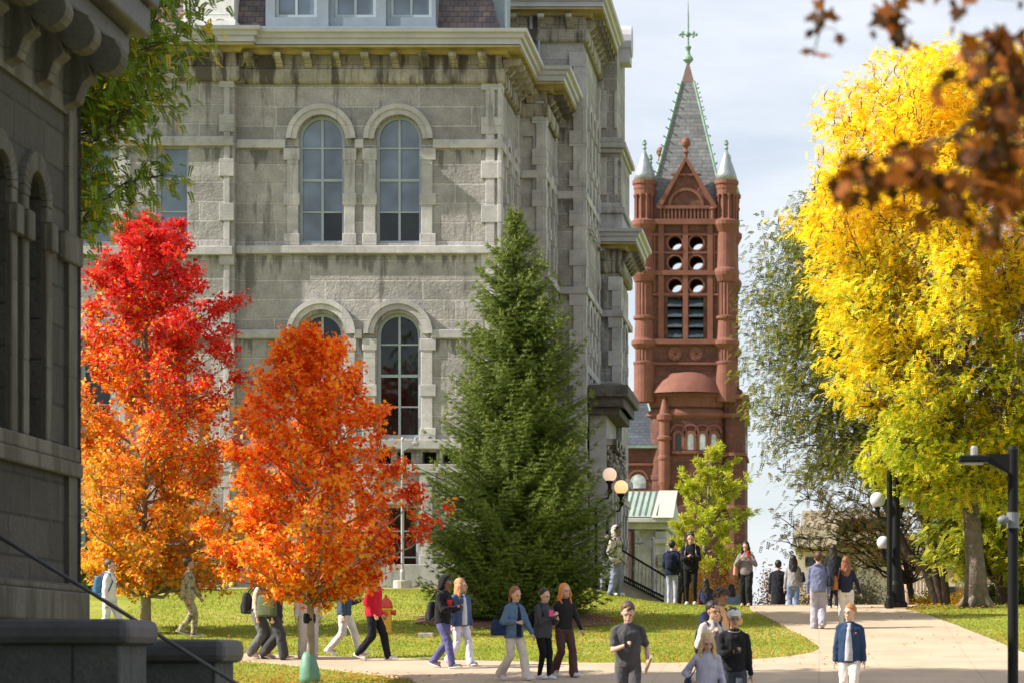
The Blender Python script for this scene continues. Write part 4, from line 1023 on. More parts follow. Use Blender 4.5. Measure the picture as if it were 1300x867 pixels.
# ---------------------------------------------------------------- trees
M['bark'] = plain('grey_brown_bark', (.17,.13,.10), .9, .35, 5, .9, 14, 0, .05)
M['darkbark'] = plain('dark_bark', (.06,.045,.035), .95, .3, 5, .9, 14, 0, .05)
M['palebark'] = plain('pale_young_bark', (.26,.22,.17), .9, .3, 5, .6, 14, 0, .03)
def unit(n): 
    v = rng.normal(size=(n, 3)); return v/np.linalg.norm(v, axis=1)[:, None]
def leaf_cloud(name, P, size, col, mat, parent, shape='quad', up=.35, out=None):
    size = size*rng.choice([.7, 1, 1.15], len(size))
    """one mesh of folded leaves: P (n,3) positions in the thing's frame, size (n,), col (n,3)"""
    n = len(P); d = unit(n); d[:, 2] -= .25; d /= np.linalg.norm(d, axis=1)[:, None]
    nn = unit(n); nn[:, 2] = np.abs(nn[:, 2])+up
    if out is not None: nn = nn+out*.5
    s = np.cross(nn, d); s /= np.linalg.norm(s, axis=1)[:, None]; nrm = np.cross(d, s)
    L = size[:, None]
    if shape == 'maple':
        pts = [(0,0),(.25,.5),(.08,.42),(.5,.95),(.0,1.1)]
        outl = [(0,-.05),(.34,.02),(.22,.28),(.52,.52),(.2,.62),(0,1.05),(-.2,.62),(-.52,.52),(-.22,.28),(-.34,.02)]
    elif shape == 'leaflet': outl = [(0,0),(.2,.35),(.12,.8),(0,1),(-.12,.8),(-.2,.35)]
    else: outl = [(0,0),(.42,.45),(0,1),(-.42,.45)]
    k = len(outl); V = np.zeros((n, k, 3))
    fold = rng.uniform(-.1, .25, n)[:, None]
    for i, (a, b) in enumerate(outl):
        V[:, i] = P+s*L*a+d*L*b+nrm*L*fold*abs(a)*1.5-nrm*L*.15*b*b
    return tri_obj(name, V.reshape(-1, 3), k, np.repeat(col, k, 0), mat, parent)
def palette(n, pal, w=None):
    pal = np.array(pal, float); i = rng.choice(len(pal), n, p=w); c = pal[i]*rng.uniform(.82, 1.18, (n, 1)); return c
def branch_path(a, b, sag=0.0, wob=.06, k=5):
    a, b = np.array(a, float), np.array(b, float); L = np.linalg.norm(b-a); pts = []
    for i in range(k+1):
        t = i/k; p = a*(1-t)+b*t; p = p+np.array([0, 0, sag*L*4*t*(1-t)])
        if 0 < i < k: p = p+rng.normal(0, wob*L*.5, 3)
        pts.append(p)
    return pts
def tree(name, label, base, envelope, trunk, nl, nsub, lean=(0,0), bark='bark', group=None, cat='tree', lf=None, fork=None, cluster=.3, sub_r=1.0, leafn=40, inner=.35, droop=0, trunk_k=8, zlo=None, jit=.12, cmask=None, plume=0, reach=(.72,.98)):
    """envelope(z, ang) -> crown radius; trunk=(height, r0, r1); nl main limbs; nsub twigs per limb; returns thing, twig ends, outward dirs"""
    t = thing(name, label, cat, base, group=group)
    H, r0, r1 = trunk; zs = np.linspace(0, H, trunk_k+1)
    w1, w2 = rng.uniform(0, 6, 2)
    tp = [np.array([lean[0]*z+.05*math.sin(z*1.1+w1)*min(z, 1)*(r0/.1)**.5, lean[1]*z+.05*math.sin(z*.9+w2)*min(z, 1), z]) for z in zs]
    tr = [r0*(1.35 if i == 0 else 1)*(1-z/H)+r1*(z/H) for i, z in enumerate(zs)]
    tr[0] = r0*1.35
    m = MB(); m.tube([p-np.array([0,0,.1 if i == 0 else 0]) for i, p in enumerate(tp)], tr, 12)
    z0, z1 = envelope.zr
    ends = []; outs = []
    lm = MB()
    for i in range(nl):
        f = (i+.5)/nl; ze = z0+(z1-z0)*(f**(1.12 if plume else .85)); an_ = i*2.39996+rng.uniform(-.4, .4)
        rr = envelope(ze, an_)*rng.uniform(*reach)
        zb = max(zlo or z0*.7, ze-rr*rng.uniform(.55, .95)); zb = min(zb, H*.97)
        q = int(min(len(zs)-2, zb/H*trunk_k)); ft_ = zb/H*trunk_k-q; a = tp[q]*(1-ft_)+tp[q+1]*ft_
        cx_, cy_ = envelope.c(ze)
        b = np.array([cx_+rr*math.cos(an_), cy_+rr*math.sin(an_), ze])
        if cmask and not cmask(b): continue
        path = branch_path(a, b, .06-droop, .07, 6)
        rb = max(.35*r0*(1-zb/H)+.012, .014); lm.tube(path, [rb*(1-.85*j/6) for j in range(7)], 6)
        for s in range(nsub):
            tt = rng.uniform(inner, 1.0); j = min(5, int(tt*6)); p = path[j]+(path[j+1]-path[j])*(tt*6-j)
            dirn = unit(1)[0]; dirn[2] = dirn[2]*.7+.15-droop*2; o = (b-a); o = o/np.linalg.norm(o); dirn = dirn+o*.6; dirn /= np.linalg.norm(dirn)
            if plume:
                e = p+unit(1)[0]*plume*rng.uniform(.2, 1)*(1.25-.85*tt)+np.array([0,0,.08+.30*rng.random()*tt]); 
                if e[2] < z0-.25: continue
                lm.tube([p, (p+e)/2+rng.normal(0, .02, 3), e], [.008,.006,.003], 4, cap=False); ends.append(e); outs.append(e-np.array([tp[q][0], tp[q][1], e[2]-.4])); continue
            e = p+dirn*rng.uniform(.35, 1)*sub_r
            # keep twigs inside the crown outline
            cx_, cy_ = envelope.c(e[2]); ang = math.atan2(e[1]-cy_, e[0]-cx_); re = math.hypot(e[0]-cx_, e[1]-cy_); lim = envelope(e[2], ang)*(1+jit*rng.normal())
            if lim <= .05 or e[2] > z1+.3: continue
            if re > lim: e[0] = cx_+(e[0]-cx_)*lim/re; e[1] = cy_+(e[1]-cy_)*lim/re
            if cmask and not cmask(e): continue
            lm.tube(branch_path(p, e, .02, .08, 3), [rb*.35+.004, rb*.28+.004, .006, .003], 4, cap=False); ends.append(e); outs.append((e-np.array([tp[q][0], tp[q][1], e[2]-.4])))
    if fork: fork(m)
    tk = m.build('trunk', M[bark], t, smooth=True, world=False)
    lm.build('limbs', M[bark], t, smooth=True, world=False)
    E = np.array(ends); O = np.array(outs); O /= np.linalg.norm(O, axis=1)[:, None]+1e-6
    return t, E, O
class Env:
    def __init__(s, pts, center=(0,0), lump=.12, ph=0, lean=(0,0)):
        s.z = [p[0] for p in pts]; s.r = [p[1] for p in pts]; s.zr = (s.z[0], s.z[-1]); s.cc = center; s.l = lump; s.ph = ph; s.lean = lean
    def __call__(s, z, a):
        if z < s.z[0] or z > s.z[-1]: return 0.0
        r = float(np.interp(z, s.z, s.r))
        return r*(1+s.l*math.sin(3*a+s.ph+z*1.7)+s.l*.8*math.sin(5*a-s.ph+z*2.9))
    def c(s, z): return s.cc[0]+s.lean[0]*z, s.cc[1]+s.lean[1]*z
def spread(E, O, n, sig, flat=.7):
    i = np.repeat(np.arange(len(E)), n); P = E[i]+rng.normal(0, 1, (len(i), 3))*np.array([sig, sig, sig*flat]); return P, i

# --- orange maple (young, in the front lawn)
b = gp(393, 868); s = F/b.y; print('orange maple Y', b.y)
def zz(y): return (868-y)/s
e = Env([(zz(757), 1.0), (zz(730), 1.7), (zz(690), 1.9), (zz(640), 1.85), (zz(590), 1.5), (zz(540), 1.3), (zz(500), 1.0), (zz(460), .8), (zz(448), .5), (zz(438), .15)], lump=.10, ph=1, center=(0,0))
t, E, O = tree('maple_tree', 'young orange maple with a watering bag round its trunk, in the front lawn', b, e, (zz(425), .075, .012), 66, 19, bark='palebark', inner=.32, zlo=zz(768), plume=.36, reach=(.6,1.22))
P, i = spread(E, O, 30, .09); n = len(P)
f = np.clip((P[:, 2]-zz(760))/(zz(420)-zz(760)), 0, 1)+rng.normal(0, .25, n)
base = palette(n, [(.86,.20,.012),(.88,.28,.018),(.76,.12,.012),(.90,.38,.03)])
yel = palette(n, [(.80,.46,.04),(.76,.38,.03),(.55,.42,.06)])
sidef = np.clip((P[:, 0]-.9)/1.0, 0, 1); redc = palette(n, [(.60,.05,.012),(.50,.04,.015)])
col = np.where((rng.random(n) < np.clip(.62-f*.9, .06, 1))[:, None], yel, base); col = np.where((rng.random(n) < sidef*.75*(f < .6)+.12)[:, None], redc, col)
leaf_cloud('crown', P, rng.uniform(.055, .10, n), col, M['leaf'], t, 'maple', out=O[i]); print('leaves', n)
m = MB(); m.lathe([(.17,0),(.19,.12),(.17,.3),(.12,.5),(.08,.58)], (0,-.02,0), 18)
for v in m.bm.verts: v.co.x += .02*math.sin(v.co.z*20); v.co.y += .02*math.sin(v.co.z*15+v.co.x*20)
M['bag'] = plain('green_watering_bag', (.12,.27,.19), .5, .15, 6, .6, 12)
m.build('watering_bag', M['bag'], t, smooth=True, world=False)
m = MB(); m.lathe([(.10, zz(791)), (.115, zz(787)), (.11, zz(780)), (.09, zz(778))], (0,0,0), 12); m.build('trunk_tie', M['black'], t, world=False)

# --- red maple behind
b = gp(184, 803); s = F/b.y
def zz(y): return (803-y)/s
e = Env([(zz(750), 1.5), (zz(730), 2.05), (zz(700), 2.2), (zz(620), 2.2), (zz(540), 2.2), (zz(480), 2.2), (zz(440), 2.0), (zz(390), 1.7), (zz(340), 1.35), (zz(305), .95), (zz(290), .4)], lump=.09, ph=2, center=(.22,0))
t, E, O = tree('maple_tree', 'taller red maple turning orange below, beside the dark building', b, e, (zz(285), .11, .015), 104, 21, bark='palebark', inner=.28, zlo=zz(756), plume=.44, reach=(.55,1.14))
P, i = spread(E, O, 27, .105); n = len(P)
f = (P[:, 2]-zz(590))/(zz(370)-zz(590))+rng.normal(0, .36, n)+ (P[:, 0]-.3)*.18
red = palette(n, [(.66,.03,.028),(.58,.022,.02),(.72,.06,.04),(.48,.02,.03)])
org = palette(n, [(.84,.24,.015),(.82,.36,.025),(.72,.15,.015),(.72,.44,.04)])
low = palette(n, [(.72,.40,.03),(.62,.30,.03),(.50,.36,.05)])
col = np.where((f > .5)[:, None], red, org); col = np.where(((f < .0) & (rng.random(n) < .72))[:, None], low, col)
leaf_cloud('crown', P, rng.uniform(.06, .11, n), col, M['leaf'], t, 'maple', out=O[i]); print('leaves', n)

# --- spruce
b = gp(655, 786); s = F/b.y; Hs = (786-262)/s; print('spruce', b, Hs)
t = thing('spruce_tree', 'dense dark green spruce standing on the lawn in front of the hall corner', 'tree', b)
m = MB(); m.tube([(0,0,-.1),(0,0,Hs*.5),(0,0,Hs-.05)], [.16,.09,.012], 10); m.build('trunk', M['darkbark'], t, smooth=True, world=False)
prof_z = np.array([0,.15,.35,.7,1.3,2.4,3.6,4.8,5.8,6.8,7.6,8.3,8.9,9.4])/9.4*Hs; prof_r = np.array([1.3,1.8,2.05,2.2,2.2,2.1,1.88,1.6,1.34,1.05,.76,.45,.18,.03])
tw_a, tw_b, tw_c = [], [], []; lm = MB()
z = .12
while z < Hs-.25:
    r = float(np.interp(z, prof_z, prof_r)); nb = int(7+r*6)
    for q in range(nb):
        a = rng.uniform(0, 2*np.pi); L = r*rng.uniform(.66, 1.12)*(1+.16*mnoise.noise(Vector((math.cos(a)*1.6, math.sin(a)*1.6, z*1.1))))*(1+.10*math.sin(3*a+z*1.3)+.06*math.sin(7*a+z*3))
        dv = np.array([math.cos(a), math.sin(a), 0]); elev = .10+.55*(z/Hs)**2; dropc = .55*(1-z/Hs)+.1
        K = max(3, int(L/.13)); pts = []
        zb = z+rng.uniform(-.08, .08)
        for k in range(K+1):
            u = k/K; hgt = elev*L*u-dropc*L*u*(1-u)*.9+.16*L*u*u*u
            pts.append(np.array([0,0,zb])+dv*L*u+np.array([0,0,hgt-.15*L*u]))
        pts = [p if p[2] > .05 else np.array([p[0], p[1], .05+rng.uniform(0, .08)]) for p in pts]
        lm.tube([pts[0], pts[K//2], pts[-1]], [.02, .012, .004], 4, cap=False)
        sd = np.array([-dv[1], dv[0], 0])
        for k in range(max(1, int(K*.25)), K+1):
            u = k/K; wl = (.10+.36*min(1, L/1.4)*(1-u)**.6)*rng.uniform(.7, 1.15)
            for sg in (-1, 1):
                dd = dv*.75+sd*sg*.8+np.array([0,0,rng.uniform(-.25, .12)]); dd /= np.linalg.norm(dd)
                steps_ = max(1, int(wl/.10))
                for h in range(steps_):
                    tw_a.append(pts[k]+dd*wl*h/steps_); tw_b.append(dd*rng.uniform(.10, .15)); tw_c.append(u)
        dd = pts[-1]-pts[-2]; dd /= np.linalg.norm(dd); tw_a.append(pts[-1]); tw_b.append(dd*.14); tw_c.append(1.0)
        if rng.random() < .22: tw_a.append(pts[-1]); tw_b.append(np.array([dv[0]*.04, dv[1]*.04, .2])); tw_c.append(1.4)
    z += .105+.025*rng.random()
for q in range(5):
    tw_a.append(np.array([0,0,Hs-.55+q*.1])); tw_b.append(np.array([0,0,.14])); tw_c.append(1.4)
for q in range(6):
    a = q*1.05; tw_a.append(np.array([0,0,Hs-.6+.03*q])); tw_b.append(np.array([math.cos(a)*.14, math.sin(a)*.14, .2])); tw_c.append(1.3)
lm.build('limbs', M['darkbark'], t, world=False)
A = np.array(tw_a); B = np.array(tw_b); Cc = np.array(tw_c); n = len(A); NQ = 9; print('twigs', n)
Bu = B/np.linalg.norm(B, axis=1)[:, None]; ref = unit(n); U = np.cross(Bu, ref); U /= np.linalg.norm(U, axis=1)[:, None]; W = np.cross(Bu, U)
vs, cs = [], []
for q in range(NQ):
    th = q*2.4+rng.uniform(-.3, .3, n); f = (q+.3)/NQ; rad = U*np.cos(th)[:, None]+W*np.sin(th)[:, None]
    p0 = A+B*f*.9; nl_ = rng.uniform(.05, .085, n)[:, None]; p1 = p0+(rad*.72+Bu*.75)*nl_
    tang = np.cross(rad, Bu)*.0095
    vs.append(np.stack([p0-tang, p0+tang, p1+tang*.3, p1-tang*.3], 1))
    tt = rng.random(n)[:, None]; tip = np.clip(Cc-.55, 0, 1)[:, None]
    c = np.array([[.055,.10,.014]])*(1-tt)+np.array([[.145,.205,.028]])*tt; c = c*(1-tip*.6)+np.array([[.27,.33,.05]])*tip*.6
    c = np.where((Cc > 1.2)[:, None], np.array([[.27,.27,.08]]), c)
    cs.append(np.repeat(c[:, None, :], 4, 1))
v = np.stack(vs, 1).reshape(-1, 3); c = np.stack(cs, 1).reshape(-1, 3)
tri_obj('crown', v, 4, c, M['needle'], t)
mu = MB(); mu.lathe([(2.4, .02), (2.2, .05), (.1, .09)], (0,0,0), 30)
for v_ in mu.bm.verts:
    v_.co.x *= 1+.06*math.sin(v_.co.y*5); v_.co.z += tz(b.x+v_.co.x, b.y+v_.co.y)-b.z
o = mu.build('mulch', plain('bark_mulch', (.14,.075,.045), .95, .3, 12, .8, 30), None, world=False); o.location = b; props(o, kind='structure')

# --- honey locusts (pinnate sprays and hanging pods)
def pinnate(name, P, out, size, col, mat, parent, n=7):
    """arching compound leaves: n pairs of leaflets as one mesh"""
    N_ = len(P); d = unit(N_)*.7+out*.6; d[:, 2] -= .35; d /= np.linalg.norm(d, axis=1)[:, None]
    upv = unit(N_)*.5+np.array([0,0,1.0]); s = np.cross(d, upv); s /= np.linalg.norm(s, axis=1)[:, None]; nr = np.cross(s, d)
    V = []; L = size[:, None]
    for k in range(n):
        f = (k+.5)/n; cen = P+d*L*f-nr*0-np.array([[0,0,1.0]])*L*.35*f*f
        for sg in (-1, 1):
            tip = cen+(s*sg*.38+d*.16)*L*(1-.3*f); w_ = d*L*.055
            V.append(np.stack([cen-w_*.5, cen+(s*sg*.18+d*.0)*L-w_*1.4, tip, cen+(s*sg*.13+d*.14)*L+w_*1.4], 1))
    V = np.stack(V, 1).reshape(-1, 3)
    return tri_obj(name, V, 4, np.repeat(col, 2*n*4, 0), mat, parent)
def pods(E, n, parent, L=.28):
    m = MB()
    for q in range(n):
        p = E[rng.integers(0, len(E))]+rng.normal(0, .15, 3); a = rng.uniform(0, 6.28); dx, dy = math.cos(a)*.07, math.sin(a)*.07
        l = L*rng.uniform(.7, 1.2)
        m.tube([p, p+np.array([dx, dy, -l*.35]), p+np.array([dx*1.2, dy*1.2, -l*.7]), p+np.array([dx*.2, dy*.2, -l])], [.008, .017, .017, .004], 4)
    return m.build('seed_pods', plain('dark_seed_pod', (.07,.03,.03), .5, .2, 5), parent, world=False)
b = Vector(((1240-CX)*71/F, 71, 0)); b.z = tz(b.x, 71); s = F/71
def zz(y): return (CY-y)/s-b.z
e = Env([(zz(645), 1.4), (zz(620), 2.2), (zz(590), 2.9), (zz(540), 3.5), (zz(500), 3.8), (zz(450), 4.2), (zz(400), 4.5), (zz(340), 4.6), (zz(300), 4.8), (zz(255), 5.3), (zz(230), 4.8), (zz(190), 4.4), (zz(140), 3.9), (zz(100), 3.2), (zz(75), 2.1), (zz(58), .6)], lump=.07, ph=.5, center=(.05,0))
def fk(m):
    for q in range(5):
        a = q*1.3+.4; m.tube([(.0,0,.75), (.24*math.cos(a),.24*math.sin(a),.22), (.55*math.cos(a),.55*math.sin(a),-.06)], [.16,.13,.05], 8)
    m.tube([(-.34,0,zz(625)), (.05,.1,zz(560)), (1.2,.2,zz(470)), (2.2,.4,zz(400))], [.2,.17,.12,.07], 10)
    m.tube([(-.34,0,zz(620)), (-.75,.1,zz(540)), (-1.1,0,zz(450)), (-1.4,-.2,zz(330)), (-1.7,-.2,zz(240))], [.2,.16,.12,.08,.04], 10)
t, E, O = tree('honey_locust_tree', 'large bright yellow locust tree filling the right side above the lawn', b, e, (zz(300), .27, .07), 130, 38, lean=(-.085,0), bark='bark', sub_r=1.15, inner=.3, fork=fk, zlo=zz(640), jit=.10)
kk = np.array([mnoise.noise(Vector(q)*.75)+.25*mnoise.noise(Vector(q)*2.2) for q in E]) > -.19
E, O = E[kk], O[kk]; P, i = spread(E, O, 30, .17, .8); n = len(P)
f = np.clip((P[:, 2]-zz(620))/(zz(260)-zz(620)), 0, 1)
yel = palette(n, [(.86,.66,.02),(.88,.72,.04),(.82,.56,.015),(.74,.66,.06)]); grn = palette(n, [(.46,.52,.04),(.30,.40,.035),(.60,.60,.05)])
patch = np.sin(E[:, 0]*1.1+1)*np.sin(E[:, 2]*1.3)*.5+np.sin(E[:, 1]*1.7+E[:, 0]*.6)*.3
pr = np.clip(.84-f*.82+patch[i]*.38+np.clip(E[i][:, 0], 0, 3)*.08, .02, .9)
col = np.where((rng.random(n) < pr)[:, None], grn, yel)
pinnate('crown', P, O[i], rng.uniform(.12, .19, n), col, M['leaf'], t, 4); print('locust', n)
lf = E[(E[:, 0] < -1.2) & (E[:, 2] > zz(330))]; pods(lf, 420, t)['kind'] = 'stuff'

# darker locust behind, sparse, leaning left
b = Vector((at(1200, 770, 79).x, 79, 0)); b.z = tz(b.x, 79); s = F/79
def zz(y): return (CY-y)/s-b.z
e = Env([(zz(610), 2.0), (zz(560), 2.7), (zz(500), 3.1), (zz(430), 3.2), (zz(360), 3.0), (zz(300), 2.4), (zz(260), 1.4), (zz(235), .4)], lump=.12, ph=3, center=(-2.9, .5))
def fk2(m):
    m.tube([(0,0,0), (-.55,.1,zz(720)), (-1.1,.1,zz(700)), (-2.0,.2,zz(610)), (-3.1,.4,zz(480))], [.17,.15,.13,.10,.06], 10)
    m.tube([(.05,0,.2), (-.1,0,zz(710)), (-.7,.1,zz(650)), (-1.2,.2,zz(560)), (-1.9,.2,zz(430))], [.15,.13,.11,.09,.05], 10)
t, E, O = tree('honey_locust_tree', 'sparse darker green locust with leaning dark trunks, behind the yellow one', b, e, (zz(520), .13, .05), 46, 26, lean=(-.18,.02), bark='darkbark', sub_r=1.5, inner=.35, fork=fk2, zlo=zz(600), jit=.2, droop=.02)
P, i = spread(E, O, 24, .24, .9); n = len(P)
col = palette(n, [(.12,.155,.025),(.16,.19,.03),(.085,.11,.022),(.28,.26,.04)])
pinnate('crown', P, O[i], rng.uniform(.13, .20, n), col, M['leaf'], t, 4)
# low spreading tree at the crest with brownish leaves
b = Vector((at(1168, 770, 86).x, 86, 0)); b.z = tz(b.x, 86); s = F/86
def zz(y): return (CY-y)/s-b.z
e = Env([(zz(720), 1.6), (zz(700), 2.6), (zz(660), 3.3), (zz(620), 3.4), (zz(585), 2.4), (zz(565), .8)], lump=.15, ph=5, center=(-1.2, 0))
t, E, O = tree('small_tree', 'low spreading tree with sparse olive brown leaves, behind the globe lamp post', b, e, (zz(600), .13, .04), 34, 22, lean=(-.2,0), bark='darkbark', sub_r=1.1, inner=.35, zlo=zz(740), jit=.2)
P, i = spread(E, O, 6, .2, .7); n = len(P)
col = palette(n, [(.30,.28,.07),(.36,.28,.07),(.46,.26,.08),(.22,.25,.06)])
pinnate('crown', P, O[i], rng.uniform(.14, .22, n), col, M['leaf'], t, 4)
# green-yellow trees at the far right
for (px_, Yd, r_, nl_, pal_, label, yt, yb) in ((1276, 77, 2.2, 34, [(.30,.36,.04),(.46,.44,.05),(.18,.24,.03)], 'green and yellow leaved tree with dark trunk behind the tall black lamp post', 540, 735),
                               (1350, 84, 3.4, 40, [(.26,.32,.04),(.5,.46,.04),(.15,.2,.03)], 'leafy green tree cut off by the right edge, behind the lamp post', 470, 745)):
    b = Vector((at(px_, 770, Yd).x, Yd, 0)); b.z = tz(b.x, Yd); s = F/Yd
    def zz(y): return (CY-y)/s-b.z
    e = Env([(zz(yb), r_*.5), (zz(yb-30), r_*.95), (zz((yt+yb)/2), r_), (zz(yt+40), r_*.7), (zz(yt), r_*.2)], lump=.12, ph=px_)
    t, E, O = tree('locust_tree', label, b, e, (zz(yt+30), .26, .05), nl_, 24, bark='darkbark', sub_r=.9, inner=.3, zlo=zz(yb+10), jit=.15)
    P, i = spread(E, O, 20, .2, .8); n = len(P)
    pinnate('crown', P, O[i], rng.uniform(.15, .24, n), palette(n, pal_), M['leaf'], t, 5)

# locust at top left, trunk hidden behind the dark building
b = Vector((at(20, 800, 47).x, 47, 0)); b.z = tz(b.x, 47); s = F/47
def zz(y): return (CY-y)/s-b.z
e = Env([(zz(310), .9), (zz(270), 1.9), (zz(200), 2.5), (zz(140), 2.5), (zz(60), 2.9), (zz(-40), 3.2), (zz(-160), 2.6), (zz(-230), .8)], lump=.12, ph=4)
t, E, O = tree('honey_locust_tree', 'green and yellow locust branches hanging beside the dark building at upper left', b, e, (zz(-100), .2, .05), 60, 26, bark='darkbark', sub_r=.9, inner=.4, zlo=zz(340), jit=.16, droop=.03)
P, i = spread(E, O, 12, .17, 1.2); n = len(P)
pinnate('crown', P, O[i], rng.uniform(.13, .20, n), palette(n, [(.14,.22,.03),(.20,.28,.035),(.10,.16,.025),(.55,.42,.04)], [.34,.33,.23,.10]), M['leaf'], t, 6)

# pine beyond the crest
Yp = 112; s = F/Yp; cx_ = (893-CX)/s; zb = 0.3
t = thing('pine_tree', 'yellowish green pine with open uneven branches in front of the red tower', 'tree', (cx_, Yp, zb))
def zz(y): return (CY-y)/s-zb
m = MB(); m.tube([(0,0,-.2),(.05,0,zz(700)),(.2,0,zz(640)),(.25,0,zz(572))], [.18,.13,.08,.02], 8); m.build('trunk', M['bark'], t, smooth=True, world=False)
lm = MB(); Pn, Dn = [], []
# branch ends: (px, py) of tip, base py, depth offset
tips = []
for (x, y, yb_, dy) in ((912,570,600,0),(888,588,610,-.5),(868,603,632,.4),(866,622,645,-.6),(870,660,670,-.8),(858,668,690,.3),(930,588,612,.3),(940,622,650,.2),(956,650,662,.4),(948,610,640,-.3),(918,640,655,-1),(872,640,655,.8),(862,690,705,-.4),(878,700,712,-1),(925,690,700,-.9),(944,700,710,.2),(900,655,665,-1.2),(900,600,615,-.8),(905,620,640,.9),(890,680,690,-1.1),(915,665,680,1.0),(905,575,590,.2),(935,668,685,-.7),(935,712,720,-.5),(866,712,725,-.6),(900,715,730,-1.2),(880,618,632,-.9),(925,608,630,-.8)):
    a = np.array([.15, 0, zz(yb_)]); b_ = np.array([(x-893)/s, dy, zz(y)]); path = branch_path(a, b_, -.04, .05, 6); lm.tube(path, [.04-.005*j for j in range(7)], 5, cap=False)
    for q in range(20):
        tt = rng.uniform(.25, 1.02); j = min(5, int(tt*6)); p = path[j]+(path[j+1]-path[j])*(tt*6-j); dirn = unit(1)[0]*.6+(b_-a)/np.linalg.norm(b_-a)*.5+np.array([0,0,.25])
        e_ = p+dirn*rng.uniform(.12, .45)*(1.15-.5*tt); Pn.append(e_); Dn.append(dirn)
lm.build('limbs', M['bark'], t, world=False)
Pn = np.array(Pn); Dn = np.array(Dn); Dn /= np.linalg.norm(Dn, axis=1)[:, None]; vs, cs = [], []
for q in range(28):
    p0 = Pn+rng.normal(0, .05, Pn.shape); d = Dn+unit(len(Pn))*.9; d /= np.linalg.norm(d, axis=1)[:, None]; wv = np.cross(d, unit(len(Pn))); wv /= np.linalg.norm(wv, axis=1)[:, None]; wv *= .016
    p1 = p0+d*.17; vs.append(np.stack([p0-wv, p0+wv, p1+wv*.5, p1-wv*.5], 1)); c = palette(len(Pn), [(.46,.52,.04),(.34,.42,.035),(.60,.56,.05),(.60,.42,.05)], [.4,.3,.2,.1]); cs.append(np.repeat(c[:, None], 4, 1))
tri_obj('crown', np.stack(vs, 1).reshape(-1, 3), 4, np.stack(cs, 1).reshape(-1, 3), M['needle'], t)

# shrubs
def shrub(name, label, x0, x1, ytop, Yd, pal, n=9000, size=(.06,.1), depth=1.2, zb=None, shape='quad', mat='leaf', cat='shrub'):
    xa, xb = (x0-CX)*Yd/F, (x1-CX)*Yd/F; cx_ = (xa+xb)/2; g = tz(cx_, Yd) if zb is None else zb; zt = (CY-ytop)*Yd/F-g; rx = (xb-xa)/2
    t = thing(name, label, cat, (cx_, Yd, g), group='shrubs beyond the path and lawn'); m = MB(); E = []
    for q in range(60):
        d = unit(1)[0]; d[2] = abs(d[2]); r = rng.uniform(.45, .95); e_ = np.array([d[0]*rx*r, d[1]*depth*r, d[2]*zt*.93*r+.05]); e_[2] *= 1+.15*math.sin(e_[0]*4); E.append(e_)
        m.tube(branch_path((e_[0]*.25, e_[1]*.25, 0), e_, .02, .06, 3), [.02,.014,.009,.004], 4, cap=False)
    m.build('stems', M['darkbark'], t, world=False)
    E = np.array(E); i = rng.integers(0, len(E), n); P = E[i]+rng.normal(0, 1, (n, 3))*np.array([rx*.16+.06, depth*.16, zt*.11]); P[:, 2] = np.abs(P[:, 2])
    leaf_cloud('foliage', P, rng.uniform(size[0], size[1], n), palette(n, pal), M[mat], t, shape); return t
OR = [(.60,.22,.03),(.66,.34,.04),(.5,.14,.03),(.3,.28,.05)]; YE = [(.72,.50,.04),(.62,.36,.03),(.45,.40,.05)]
shrub('hedge_shrub', 'yellow orange shrub behind the two men standing at the crest', 862, 908, 700, 96, YE+OR[:2], 7000)
shrub('hedge_shrub', 'orange brown shrub below the pine, behind the woman with the drink', 896, 948, 716, 98, OR, 7000)
shrub('hedge_shrub', 'low rust orange shrub against the sky, right of the woman with the drink', 950, 996, 718, 97, [(.42,.18,.05),(.5,.26,.05),(.28,.2,.06)], 7000)
shrub('conifer_shrub', 'grey green bushy conifer below the far beige block', 1062, 1128, 712, 92, [(.20,.24,.14),(.28,.30,.18),(.34,.22,.12)], 11000, (.05,.09), mat='needle')
shrub('hedge_shrub', 'reddish shrub between the seated walkers and the conifer shrub', 1000, 1064, 722, 99, [(.36,.15,.07),(.22,.2,.08),(.42,.2,.08)], 9000)
shrub('yellow_shrub', 'bright yellow low shrub between the dark leaning trunks', 1150, 1200, 742, 84, YE, 7000)
shrub('yellow_shrub', 'golden shrub right of the big trunk at the lawn edge', 1198, 1262, 746, 80, YE, 7000)
shrub('evergreen_shrub', 'dark green evergreen shrub at the right behind the tall lamp post', 1240, 1312, 732, 79, [(.06,.10,.025),(.10,.15,.03)], 11000)
shrub('evergreen_shrub', 'dark green shrub behind the people at the far left', 92, 196, 688, 74, [(.05,.09,.02),(.08,.13,.03)], 14000)

# near maple: trunk outside the frame, boughs reaching in
tb_ = Vector((4.2, 12.2, -1.7)); t = thing('maple_tree', 'dark rusty brown maple leaves on boughs hanging in close at the upper right', 'tree', tb_)
m = MB(); m.tube([(0,0,-.1),(0,0,2),(-.2,0,4.2),(-.3,.2,7)], [.3,.24,.17,.1], 12)
L0 = lambda x, y, Yd: np.array(at(x, y, Yd))-np.array(tb_)
bough = [L0(2000,100,12.2), L0(1700,20,12), L0(1450,40,11.8), L0(1330,90,11.6), L0(1280,140,11.5)]
bough2 = [L0(2000,-60,12.2), L0(1600,-120,12), L0(1350,-80,12), L0(1150,-30,12.2), L0(1045,-10,12.4)]
m.build('trunk', M['darkbark'], t, smooth=True, world=False); lm = MB()
lm.tube([(-.15,0,3.2)]+bough, [.1,.08,.05,.035,.02,.01], 8); lm.tube([(-.2,0,4.2)]+bough2, [.1,.07,.045,.03,.02,.008], 8)
spots = []
